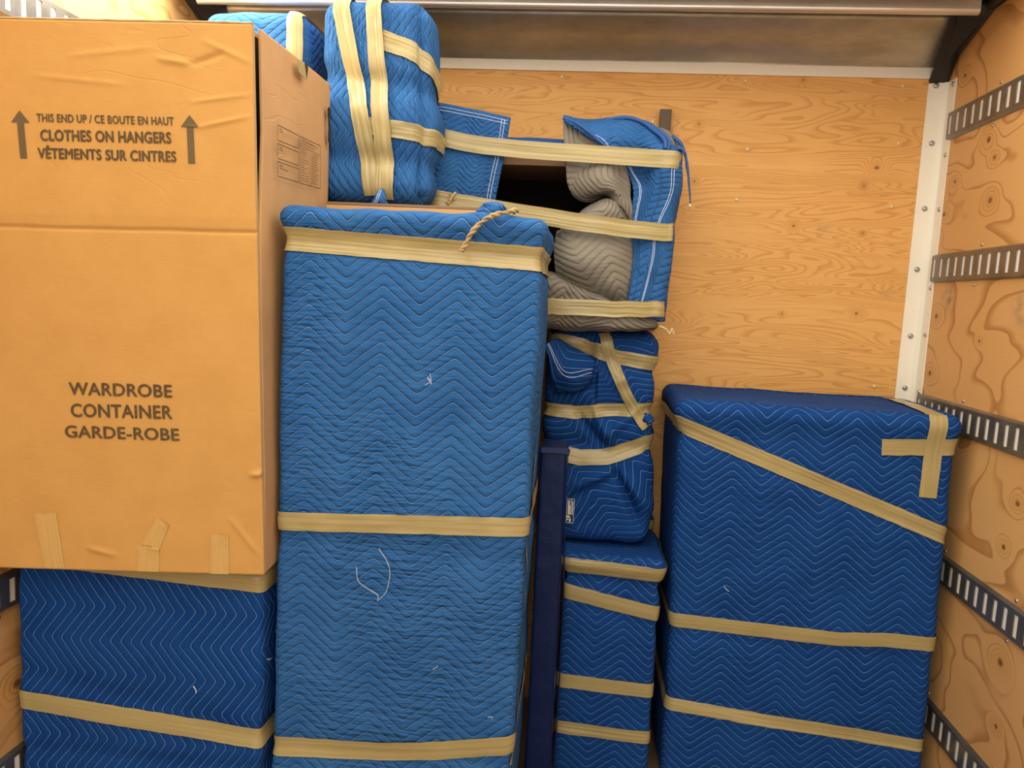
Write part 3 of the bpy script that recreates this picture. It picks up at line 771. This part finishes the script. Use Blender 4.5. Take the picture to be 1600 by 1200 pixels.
# care label with bar code
lx0, lz0 = PY(884, 817, 2.40)[0], PY(884, 817, 2.40)[2]; lx1, lz1 = PY(898, 780, 2.40)[0], PY(898, 780, 2.40)[2]
lab = box('fabric_label', lx0, lx1, 2.402, 2.404, lz0, lz1, LABK, tJ, b=.0006)
LP = []
for (a0, a1, c0, c1) in ((.18, .38, .35, .93), (.40, .50, .35, .72), (.55, .62, .35, .98), (.72, .84, .35, .9), (.05, .5, .22, .30), (.05, .35, .12, .17), (.42, .62, .04, .2)):
    LP.append(boxv(lx0 + (lx1 - lx0) * a0, lx0 + (lx1 - lx0) * a1, 2.4010, 2.4022, lz0 + (lz1 - lz0) * c0, lz0 + (lz1 - lz0) * c1))
v, f = merge(LP); mesh('barcode', v, f, LABW, lab, smooth=False, label='pale printed bars')
LP = [boxv(lx0, lx1, 2.4012, 2.4022, z, z + .0012) for z in (lz0, lz1 - .0012)] + [boxv(x, x + .0012, 2.4012, 2.4022, lz0, lz1) for x in (lx0, lx1 - .0012)]
v, f = merge(LP); mesh('label_border', v, f, THREAD, lab, smooth=False)

# ---------- K: the open dark cabinet half covered by blankets
K0, K1 = 2.42, 2.74
tK = thing('open_cabinet', 'open dark cabinet half covered by blue and grey blankets with three tapes across', 'furniture', (-.13, 2.58, -.08))
kx0, kx1, kz0, kz1 = -.505, .212, -.076, .452
box('side_panel', kx0, kx0 + .02, K0, K1, kz0, kz1, CARCASS, tK, b=.001)
box('side_panel', kx1 - .02, kx1, K0, K1, kz0, kz1, CARCASS, tK, b=.001)
box('bottom_panel', kx0 + .02, kx1 - .02, K0, K1, kz0, kz0 + .02, CARCASS, tK, b=.001)
box('back_panel', kx0 + .02, kx1 - .02, K1 - .012, K1, kz0 + .02, kz1 - .04, CARCASS, tK)
box('top_panel', kx0 + .02, kx1 - .02, K0, K1, kz1 - .042, kz1, BROWN, tK, b=.001, label='brown wooden top edge')
box('shelf', kx0 + .02, kx1 - .02, K0 + .05, K1 - .012, .16, .178, CARCASS, tK)
# blanket over the back edge
sh = Sheet([[(780, 216, 2.50), (835, 217, 2.50), (895, 221, 2.50)], [(780, 228, 2.46), (835, 231, 2.46), (895, 235, 2.46)]])
sh.build('blanket_over_top', NAVYHEM, tK, 20, 6, .002, 1)
# left flap
L_ = Sheet([[Vector((-.515, 2.74, .56)), (672, 163, 2.40), (735, 170, 2.375), (798, 184, 2.385)],
            [Vector((-.520, 2.74, .45)), (676, 215, 2.40), (735, 222, 2.380), (790, 232, 2.388)],
            [Vector((-.520, 2.74, .36)), (668, 270, 2.39), (722, 270, 2.370), (782, 272, 2.385)],
            [Vector((-.515, 2.74, .25)), (664, 320, 2.39), (715, 322, 2.375), (773, 322, 2.388)],
            [Vector((-.515, 2.74, .10)), (660, 400, 2.39), (712, 402, 2.375), (765, 402, 2.388)]])
L_.build('blue_blanket_flap', BLUE, tK, 54, 44, .006, 2, (.62, .62, .0, -.04, .02), .010)
L_.line(tK, [(.36, .035), (.55, .03), (.98, .03)]); L_.line(tK, [(.36, .06), (.55, .055), (.98, .055)])
L_.line(tK, [(.93, .03), (.925, .4), (.92, .98)]); L_.line(tK, [(.955, .03), (.95, .4), (.945, .98)])
# right blue panel that wraps the corner
R_ = Sheet([[(968, 240, 2.40), (1000, 232, 2.385), (1040, 225, 2.375), (1064, 232, 2.42), Vector((.255, 2.60, .49)), Vector((.250, 2.745, .48))],
            [(978, 262, 2.395), (1005, 280, 2.405), (1030, 262, 2.370), (1062, 268, 2.40), Vector((.255, 2.60, .41)), Vector((.250, 2.745, .41))],
            [(990, 300, 2.395), (1010, 300, 2.38), (1030, 300, 2.368), (1061, 305, 2.40), Vector((.252, 2.60, .33)), Vector((.248, 2.745, .33))],
            [(985, 350, 2.39), (1003, 350, 2.385), (1025, 350, 2.372), (1051, 352, 2.41), Vector((.235, 2.60, .24)), Vector((.235, 2.745, .24))],
            [(990, 400, 2.385), (1005, 400, 2.380), (1025, 400, 2.372), (1048, 402, 2.41), Vector((.238, 2.60, .13)), Vector((.235, 2.745, .13))],
            [(983, 460, 2.385), (1000, 460, 2.380), (1018, 460, 2.375), (1041, 460, 2.41), Vector((.232, 2.60, 0)), Vector((.230, 2.745, 0))],
            [(978, 500, 2.40), (998, 500, 2.385), (1016, 500, 2.380), (1036, 502, 2.42), Vector((.230, 2.60, -.06)), Vector((.228, 2.745, -.06))]])
R_.build('blue_blanket_side', BLUE, tK, 60, 60, .010, 5, (.55, .62, .5, 0, 0), .010, fs=11.)
for o2 in (0, .022):
    R_.line(tK, [(.05 + o2, .12), (.10 + o2, .30), (.075 + o2, .5)])
    R_.line(tK, [(.50 + o2 * .8, .15), (.49 + o2 * .8, .35), (.40 + o2 * .8, .52)])
    R_.line(tK, [(.37 + o2 * .8, .56), (.33 + o2 * .8, .72), (.22 + o2 * .8, .93)])
R_.line(tK, [(.14, .58), (.12, .75), (.08, .93)], .0009, .006, mat=NAVYHEM); R_.line(tK, [(.42, .16), (.40, .35), (.32, .50)], .002, .006, name='binding', mat=NAVYHEM)
# grey lining: upper twisted part, lower part, rolled bottom
g1 = Sheet([[(880, 184, 2.42), (905, 186, 2.43), (930, 205, 2.42), (965, 238, 2.40)],
            [(881, 215, 2.40), (910, 220, 2.41), (940, 225, 2.40), (975, 245, 2.40)],
            [(884, 255, 2.39), (915, 252, 2.40), (945, 252, 2.37), (975, 255, 2.40)],
            [(887, 285, 2.40), (908, 275, 2.38), (945, 275, 2.355), (985, 290, 2.40)],
            [(900, 308, 2.42), (925, 298, 2.375), (955, 293, 2.350), (985, 310, 2.39)],
            [(922, 314, 2.44), (940, 302, 2.41), (965, 305, 2.355), (987, 330, 2.39)],
            [(936, 310, 2.46), (948, 306, 2.43), (968, 318, 2.365), (986, 350, 2.395)]])
g1.build('grey_blanket_twist', GREY, tK, 40, 56, .007, 7, (.24, .36, .9, 0, 0), .010, fs=16.)
g1b = Sheet([[(912, 330, 2.44), (930, 318, 2.41), (948, 311, 2.39), (966, 318, 2.37), (985, 335, 2.395)],
             [(900, 340, 2.41), (925, 330, 2.375), (950, 325, 2.365), (968, 335, 2.37), (986, 348, 2.40)],
             [(884, 350, 2.40), (910, 345, 2.375), (940, 345, 2.37), (965, 352, 2.38), (987, 360, 2.40)],
             [(872, 366, 2.40), (900, 368, 2.38), (935, 370, 2.385), (965, 374, 2.39), (990, 378, 2.40)]])
g1b.build('grey_blanket_fold', GREY, tK, 36, 26, .004, 9, (.28, .13, -.5, 0, 0), .010)
g2 = Sheet([[(872, 362, 2.42), (890, 356, 2.39), (930, 358, 2.385), (965, 366, 2.39), (995, 374, 2.41)],
            [(867, 385, 2.41), (892, 385, 2.360), (930, 385, 2.350), (965, 388, 2.365), (994, 390, 2.40)],
            [(867, 410, 2.42), (892, 410, 2.360), (930, 412, 2.345), (965, 415, 2.360), (992, 415, 2.40)],
            [(873, 435, 2.43), (900, 438, 2.385), (935, 442, 2.365), (965, 445, 2.365), (988, 448, 2.40)],
            [(885, 455, 2.44), (915, 462, 2.43), (945, 468, 2.41), (970, 474, 2.40), (986, 480, 2.41)]])
g2.build('grey_blanket_panel', GREY, tK, 46, 44, .004, 11, (.26, .24, -.25, .03, 0), .010)
g3 = Sheet([[(850, 425, 2.44), (862, 426, 2.44), (885, 435, 2.44), (925, 452, 2.43), (970, 474, 2.42), (1005, 487, 2.43)],
            [(850, 436, 2.36), (862, 438, 2.36), (885, 446, 2.37), (925, 462, 2.375), (970, 482, 2.38), (1010, 492, 2.39)],
            [(850, 465, 2.36), (862, 465, 2.36), (885, 468, 2.365), (925, 474, 2.37), (970, 484, 2.375), (1022, 498, 2.385)],
            [(850, 490, 2.345), (862, 490, 2.345), (885, 492, 2.345), (925, 494, 2.345), (970, 496, 2.355), (1028, 506, 2.38)],
            [(850, 504, 2.345), (862, 504, 2.345), (885, 506, 2.345), (925, 508, 2.345), (970, 511, 2.35), (1027, 512, 2.38)],
            [(850, 513, 2.38), (862, 513, 2.38), (885, 515, 2.38), (925, 516, 2.38), (970, 516, 2.38), (1020, 516, 2.40)]])
g3.build('grey_blanket_roll', GREYR, tK, 50, 36, .006, 13, (.42, .26, .25, 0, 0), .008, fs=22.)
h3 = Sheet([[(968, 487, 2.365), (1000, 489, 2.37), (1036, 494, 2.39)], [(985, 492, 2.362), (1010, 495, 2.365), (1036, 503, 2.385)]])
h3.build('blue_binding_edge', NAVYHEM, tK, 20, 6, .002, 1, thick=.006)
# peaked top flap
T_ = Sheet([[(880, 182, 2.42), (915, 188, 2.44), (950, 187, 2.46), (990, 186, 2.46), (1025, 200, 2.45), (1048, 215, 2.42)],
            [(880, 184, 2.40), (920, 196, 2.40), (955, 196, 2.40), (990, 198, 2.41), (1022, 212, 2.41), (1045, 228, 2.40)],
            [(882, 188, 2.39), (922, 208, 2.38), (958, 212, 2.365), (990, 216, 2.37), (1018, 226, 2.38), (1042, 234, 2.385)],
            [(885, 190, 2.39), (925, 217, 2.37), (950, 231, 2.365), (985, 234, 2.37), (1015, 236, 2.38), (1038, 239, 2.385)]])
T_.build('blue_blanket_peak', BLUE, tK, 50, 26, .004, 15, (.42, .16, -.1, 0, 0), .008)
T_.line(tK, [(.16, .78), (.27, .86), (.36, .97)]); T_.line(tK, [(.20, .70), (.30, .80), (.40, .95)])
def binding(name, pts, r, mat=NAVYHEM, parent=tK, label=None, n=40):
    P = [PY(*q) for q in pts]; v, f = tube([cr(P, i / n) for i in range(n + 1)], r, 8, True, .25); return mesh(name, v, f, mat, parent, label=label)
binding('edge_binding', [(880, 184, 2.39), (900, 192, 2.385), (920, 206, 2.37), (940, 223, 2.36), (953, 232, 2.36)], .0055)
binding('edge_binding', [(945, 188, 2.45), (975, 184, 2.44), (1000, 189, 2.43), (1020, 202, 2.41), (1038, 218, 2.38), (1040, 233, 2.37)], .0070)
binding('edge_binding', [(980, 186, 2.45), (1010, 192, 2.43), (1035, 208, 2.40), (1046, 222, 2.38), (1042, 236, 2.372)], .0060)
sh = Sheet([[(1028, 200, 2.44), (1045, 206, 2.44), (1060, 222, 2.44)], [(1040, 215, 2.40), (1052, 222, 2.40), (1060, 236, 2.42)], [(1044, 232, 2.39), (1052, 236, 2.39), (1058, 240, 2.41)]])
sh.build('grey_blanket_corner', GREYR, tK, 14, 14, .004, 4, (.08, .08, 0, 0, 0))
binding('hanging_strap', [(1050, 215, 2.42), (1060, 220, 2.40), (1069, 236, 2.40), (1074, 262, 2.40), (1077, 290, 2.40), (1079, 320, 2.40)], lambda t: .0070 - .0045 * t, label='narrow blue edge strip hanging free')
blob('knot', PY(1078, 322, 2.40), .006, .005, .008, TAPEX, tK, 2, .4)
binding('strap_loop', [(1048, 238, 2.39), (1056, 233, 2.39), (1066, 233, 2.39), (1070, 240, 2.39)], .005)
# tapes of the cabinet
def free_tape(parent, pts, w, mat=TAPEW, seed=0, n=70, name='tape_band', amp=.003, tw=0.0, label=None):
    P = [PY(*q) if not isinstance(q, Vector) else q for q in pts]; V = []; Fc = []; UV = []; nc = 7
    for i in range(n + 1):
        t = i / n; c = cr(P, t); e = cr(P, min(t + .01, 1)) - cr(P, max(t - .01, 0)); e.normalize()
        out = e.cross(Vector((0, 0, 1))).normalized(); 
        if out.dot(c) > 0: out = -out
        upv = out.cross(e).normalized()
        if upv.z < 0: upv = -upv
        ww = w(t) if callable(w) else w
        for j in range(nc):
            f = j / (nc - 1) - .5
            V.append(c + upv * ww * f + out * (amp * noise.noise(Vector((t * 5, f * 7, seed)))) + upv * .002 * noise.noise(Vector((t * 14, seed, round(f)))))
    for i in range(n):
        for j in range(nc - 1):
            k = i * nc + j; Fc.append((k, k + nc, k + nc + 1, k + 1)); u0, u1 = i * .013 + seed, (i + 1) * .013 + seed
            UV.append([(u0, j * .008), (u1, j * .008), (u1, j * .008 + .008), (u0, j * .008 + .008)])
    return mesh(name, V, Fc, mat, parent, UV, label=label)
free_tape(tK, [Vector((-.545, 2.745, .47)), (671, 214, 2.385), (735, 224, 2.362), (800, 232, 2.365), (900, 239, 2.350), (960, 243, 2.345), (1030, 248, 2.355), (1063, 252, 2.385), Vector((.268, 2.60, .432)), Vector((.262, 2.745, .43))], .052, seed=81)
free_tape(tK, [Vector((-.535, 2.745, .31)), (668, 309, 2.375), (720, 317, 2.36), (780, 327, 2.365), (860, 340, 2.345), (920, 349, 2.330), (980, 357, 2.345), (1040, 363, 2.360), (1052, 364, 2.39), Vector((.252, 2.60, .205)), Vector((.250, 2.745, .20))], .052, seed=82)
free_tape(tK, [(845, 479, 2.33), (870, 479, 2.325), (920, 481, 2.325), (970, 483, 2.335), (1015, 483, 2.350), (1038, 484, 2.385), Vector((.248, 2.60, -.035)), Vector((.245, 2.745, -.035))], .048, seed=83)
# torn tape end sticking up on the left
free_tape(tK, [(668, 312, 2.368), (685, 311, 2.358), (700, 310, 2.352), (712, 306, 2.350)], lambda t: .048 - .028 * t, TAPEW, 84, 24, 'torn_tape_end', .006)
binding('twisted_tape_tip', [(700, 318, 2.35), (706, 308, 2.345), (712, 300, 2.345)], lambda t: .006 - .002 * t, TAPEX)
binding('curled_tape_tip', [(1030, 510, 2.37), (1040, 514, 2.37), (1046, 522, 2.37), (1050, 514, 2.37), (1053, 524, 2.37)], .0035, TAPEX)

# ---------- L: dark lath standing behind the cabinet
tL = thing('wooden_lath', 'dark brown lath sticking up behind the open cabinet against the plywood', 'lath', (.233, 2.77, -.088))
box('lath', .213, .253, 2.772, 2.792, -.088, .676, POST, tL, b=.001)

# ================================================================== wardrobe carton
mx0, mx1, mz0, mz1 = -1.392, -.733, -.677, .556
M0, M1 = 1.65, 2.12
KY, KZ = .085, .025
def PC(px, py): r = ray(px, py); return r * ((M0 - KY * mx1) / (r.y - KY * r.x))
tM = thing('wardrobe_carton', 'big tan cardboard wardrobe carton with printed arrows and lettering, filling the upper left', 'carton', (-1.06, 1.9, mz0))
def fx1(z):                                  # the front panel's right edge leans as in the picture
    t = (z - mz0) / (mz1 - mz0); return -.716 - .039 * t
zc = PC(300, 361).z - (PC(300, 361).x - mx1) * KZ                      # the score line under the lid part
def fpos(x, z, off=0.0):
    y = M0 + .002 * noise.noise(Vector((x * 5, z * 5, 0)))
    y += .005 * exp(-((z - zc - .002 * noise.noise(Vector((x * 9, 0, 0)))) / .0030) ** 2)        # score
    if z > zc: y -= .002 * min((z - zc) / .03, 1)
    for (a, b, c, d, h, wd) in CRE: y -= fold(Vector((x, 0, z)), a, b, c, d, h, wd)
    return Vector((x, y - off + KY * (x - mx1), z + KZ * (x - mx1)))
def fpx(a, b, off): p = PC(a, b); return fpos(p.x, p.z - KZ * (p.x - mx1), off)
CRE = []
for (a, b, c, d, h, wd) in [(250, 88, 300, 98, .005, .006), (300, 98, 350, 82, -.006, .006), (310, 197, 390, 182, .004, .004), (320, 62, 392, 98, .003, .005),
                            (300, 157, 390, 148, .003, .004), (110, 80, 240, 70, .002, .006), (395, 742, 412, 740, .008, .006), (360, 810, 405, 868, .003, .005), (140, 850, 180, 862, .004, .006), (60, 110, 200, 128, .002, .005)]:
    p = PC(a, b); q = PC(c, d); CRE.append((p.x, p.z, q.x, q.z, h, wd))
nx, nzz = 120, 340
V = []; 
for layer in (0, 1):
    for j in range(nzz + 1):
        z = mz0 + (mz1 - mz0) * j / nzz
        for i in range(nx + 1):
            x = mx0 + (fx1(z) - mx0) * i / nx
            if layer == 0: V.append(fpos(x, z))
            else: V.append((x, M0 + .010 + KY * (x - mx1), z + KZ * (x - mx1)))
n1 = (nx + 1) * (nzz + 1); Fc = []
for j in range(nzz):
    for i in range(nx):
        k = j * (nx + 1) + i; Fc.append((k, k + 1, k + nx + 2, k + nx + 1))
fmm = [0] * len(Fc)
ring = [i for i in range(nx + 1)] + [j * (nx + 1) + nx for j in range(1, nzz + 1)] + [nzz * (nx + 1) + i for i in range(nx - 1, -1, -1)] + [j * (nx + 1) for j in range(nzz - 1, 0, -1)]
for a, b in zip(ring, ring[1:] + ring[:1]): Fc.append((a, a + n1, b + n1, b)); fmm.append(1)
front = o = mesh('front_panel', V, Fc, [CARD, CARDE], tM, fmats=fmm)
# side panel: starts a little behind the front so a dark slit shows at the top
def sgap(z): return .026 * min(max((z - .12) / .22, 0), 1)
V = []; ny = 60
for layer in (0, 1):
    for j in range(nzz + 1):
        z = mz0 + (mz1 - mz0 + .004) * j / nzz
        ya = M0 + .012 + sgap(z)
        for i in range(ny + 1):
            y = ya + (M1 - ya) * i / ny; t = (y - M0) / (M1 - M0)
            x = (fx1(z) + .001) * (1 - t) + -.745 * t + .003 * noise.noise(Vector((0, y * 6, z * 4)))
            V.append((x - .006 * layer, y, z))
n1 = (ny + 1) * (nzz + 1); Fc = []
holes = []
hY0, hY1 = PX(514, 170, -.737).y, PX(510, 222, -.737).y
for j in range(nzz):
    for i in range(ny):
        k = j * (ny + 1) + i; Fc.append((k, k + 1, k + ny + 2, k + ny + 1))
fmm = [0] * len(Fc)
ring = [i for i in range(ny + 1)] + [j * (ny + 1) + ny for j in range(1, nzz + 1)] + [nzz * (ny + 1) + i for i in range(ny - 1, -1, -1)] + [j * (ny + 1) for j in range(nzz - 1, 0, -1)]
for a, b in zip(ring, ring[1:] + ring[:1]): Fc.append((a, a + n1, b + n1, b)); fmm.append(1)
sp = mesh('side_panel', V, Fc, [CARDS, CARDE], tM, fmats=fmm)
def cbox(name, x0, x1, y0, y1, z0, z1, mat, parent):
    v, f = boxv(x0, x1, y0, y1, z0, z1)
    v = [(x, y + KY * (x - mx1) * (1 - (y - M0) / (M1 - M0)), z + KZ * (x - mx1)) for x, y, z in v]
    return mesh(name, v, f, mat, parent, smooth=False)
cbox('top_flap', mx0, -.765, M0 + .012, M1, mz1 - .012, mz1 - .004, CARDS, tM)
cbox('bottom_panel', mx0, -.735, M0 + .012, M1, mz0, mz0 + .006, CARDS, tM)
cbox('back_panel', mx0, -.745, M1 - .008, M1, mz0 + .006, mz1 - .012, CARDS, tM)
cbox('side_panel', mx0, mx0 + .006, M0 + .012, M1 - .008, mz0 + .006, mz1 - .012, CARDS, tM)
cbox('slit_shade_sheet', -.775, -.768, M0 + .013, M1 - .01, mz0 + .01, mz1 - .02, DARK, tM)  # added dark sheet for the shade seen through the slit
v, f = tube([fpos(fx1(mz1 - .004) - .60 * (1 - i / 40), mz1 + .003 + .0015 * noise.noise(Vector((i * .6, 0, 0)))) + Vector((0, .003, 0)) for i in range(41)], .003, 6)
mesh('lid_edge', v, f, CARDE, tM)

# print: text fitted between two picture points
def text(body, bl, br, hpx, shear=.035, bold=.0, parent=front, name='printed_text', mat=INK):
    cu = bpy.data.curves.new('t', 'FONT'); cu.body = body; cu.size = 1.0; cu.resolution_u = 3; cu.space_character = 1.04
    ob = bpy.data.objects.new('t', cu); C.objects.link(ob)
    dg = bpy.context.evaluated_depsgraph_get(); me = ob.evaluated_get(dg).to_mesh()
    vs = [v.co.copy() for v in me.vertices]; fs = [tuple(p.vertices) for p in me.polygons]
    ob.evaluated_get(dg).to_mesh_clear()
    bpy.data.objects.remove(ob); bpy.data.curves.remove(cu)
    x0 = min(v.x for v in vs); x1 = max(v.x for v in vs); capH = 0.70 + 2 * bold; x0 -= bold; x1 += bold
    bl = Vector(bl); br = Vector(br); d = br - bl; parts = []
    for k, (ox, oy) in enumerate(((0, 0), (-1, 0), (1, 0), (-.5, 0), (.5, 0), (0, .8), (0, -.8))):      # heavy letters: the outline laid over itself
        W = []
        for v in vs:
            t = (v.x + ox * bold - x0) / (x1 - x0); q_ = (v.y + oy * bold + bold) / capH
            q = bl + d * t + Vector((-shear * hpx * q_, -hpx * q_))
            W.append(fpx(q.x, q.y, .0013 + .00006 * k))
        parts.append((W, fs))
    V, Fc = merge(parts)
    return mesh(name, V, Fc, mat, parent, smooth=False)
text('THIS END UP / CE BOUTE EN HAUT', (59, 191), (273, 196.5), 13.5, .05, .028)
text('CLOTHES ON HANGERS', (65, 221), (269, 225), 19, .05, .042)
text('VÊTEMENTS SUR CINTRES', (61, 248.5), (277, 254), 18, .05, .042)
text('WARDROBE', (108, 617), (270, 621.5), 21, .05, .028)
text('CONTAINER', (111, 651.5), (270, 655), 22, .05, .028)
text('GARDE-ROBE', (102, 683.5), (281, 689), 20, .05, .028)
def arrow(tip, foot, hw, sw, hh):
    T = Vector(tip); Fo = Vector(foot); ax = (Fo - T).normalized(); sd = Vector((1, .03)); L = (Fo - T).length
    V = []; Fc = []
    rows = [(T, 0)] + [(T + ax * hh * k / 4, hw * k / 4) for k in range(1, 5)]
    rows += [(T + ax * (hh + (L - hh) * k / 10), sw) for k in range(0, 11)]
    for c, h in rows:
        for s in (-1, 1):
            q = c + sd * h * s; V.append(fpx(q.x, q.y, .0014))
    Fc = [(i * 2, i * 2 + 1, i * 2 + 3, i * 2 + 2) for i in range(len(rows) - 1) if i != 4]
    return mesh('printed_arrow', V, Fc, INKG, front, smooth=False)
arrow((32, 173), (39, 248), 14.5, 5.3, 19); arrow((297, 180), (300.5, 256), 14.5, 5.3, 19)
# printed form on the side panel
def spt(a, b, off=.0015): p = PX(a, b, -.738); return Vector((p.x + off + .003, p.y, p.z))
def sline(p, q, w=.0022):
    p = spt(*p); q = spt(*q); d = (q - p).normalized(); n = d.cross(Vector((1, 0, 0))) * w / 2
    return [p + n, q + n, q - n, p - n], [(0, 1, 2, 3)]
FL = []
c0 = [(431, 195), (464, 212), (464, 233), (431, 219)]
def quadl(*c):
    for i in range(4): FL.append(sline(c[i], c[(i + 1) % 4]))
quadl((431, 195), (464, 212), (464, 232), (431, 219)); quadl((431, 224), (464, 238), (464, 259), (431, 247)); quadl((431, 252), (464, 264), (464, 285), (431, 275))
quadl((466, 213), (498, 228), (498, 295), (466, 286))
FL.append(sline((466, 227), (498, 243), .0015))
rnd = random.Random(3)
for (xa, ya, sl) in ((434, 201, .5), (434, 230, .45), (434, 258, .35)):
    for r in range(2 if ya < 240 else 2):
        FL.append(sline((xa, ya + r * 4), (xa + rnd.uniform(3, 7) + (10 if ya > 240 and r else 0), ya + r * 4 + 2.2 + (4 if ya > 240 and r else 0)), .0020))
for r in range(3): FL.append(sline((468, 217 + r * 3.2), (468 + rnd.uniform(20, 27), 217 + r * 3.2 + 11), .0016))
for r in range(13):
    y = 232 + r * 4.1
    for xa in (468, 484):
        L = rnd.uniform(6, 12); s = .48 - r * .015
        FL.append(sline((xa, y + (xa - 468) * s), (xa + L, y + (xa - 468 + L) * s), .0016))
v, f = merge(FL); mesh('printed_form', v, f, INK, sp, smooth=False)
# dark plate for the shade in the hand hole near the side's back edge, and a tab of tape at the top edge
def splate(name, pts, mat, off, th=.002):
    A = [spt(a, b, off) for a, b in pts]; B = [q - Vector((th, 0, 0)) for q in A]; n = len(A)
    return mesh(name, A + B, [tuple(range(n)), tuple(range(2 * n - 1, n - 1, -1))] + [(i, n + i, n + (i + 1) % n, (i + 1) % n) for i in range(n)], mat, sp, smooth=False)
splate('hand_hole_shade', [(510.5, 170), (512.5, 167), (514.5, 170), (515, 180), (513, 184), (512.8, 205), (514.5, 217), (514, 223), (511.5, 223), (511, 215), (511.8, 200), (511.2, 184), (510.5, 178)], DARK, .0012)
splate('tape_patch', [(462, 93), (472, 97), (476, 125), (464, 113)], TAPE, .0030)
splate('torn_notch', [(472, 97), (478, 100), (478, 108), (476, 125), (475, 112)], DARK, .0026)
# strips of tape at the front's foot
def ctape(quad, seed, torn=True, label=None):
    (a, b, c, d) = [Vector(q) for q in quad]; n = 14; V = []; UV = []; Fc = []      # a,b top; d,c bottom
    for j in range(n + 1):
        t = j / n
        for i in range(6):
            s = i / 5; q = a.lerp(b, s).lerp(d.lerp(c, s), t)
            if j == 0: q.y += 4 * noise.noise(Vector((i * 1.3, seed, 0)))
            sc = max(0, 1 - t * 2.6)
            V.append(fpx(q.x, q.y, .0014 + (.006 * sc * abs(noise.noise(Vector((i * 1.1, j * .9, seed)))) if torn else 0)))
    for j in range(n):
        for i in range(5):
            k = j * 6 + i; Fc.append((k, k + 6, k + 7, k + 1)); UV.append([(j * .01, i * .01), (j * .01 + .01, i * .01), (j * .01 + .01, i * .01 + .01), (j * .01, i * .01 + .01)])
    mesh('tape_strip', V, Fc, TAPEC, front, UV, label=label)
ctape(((54, 803), (88, 801), (102, 888), (70, 887)), 1, False, 'leftmost tape strip at the carton foot')
ctape(((216, 852), (250, 856), (249, 893), (215, 892)), 2, True, 'middle tape strip at the carton foot')
ctape(((331, 836), (358, 836), (358, 897), (329, 896)), 3, True, 'rightmost tape strip at the carton foot')
ctape(((246, 808), (265, 820), (250, 857), (222, 850)), 5, True, 'crumpled end of the middle tape strip')
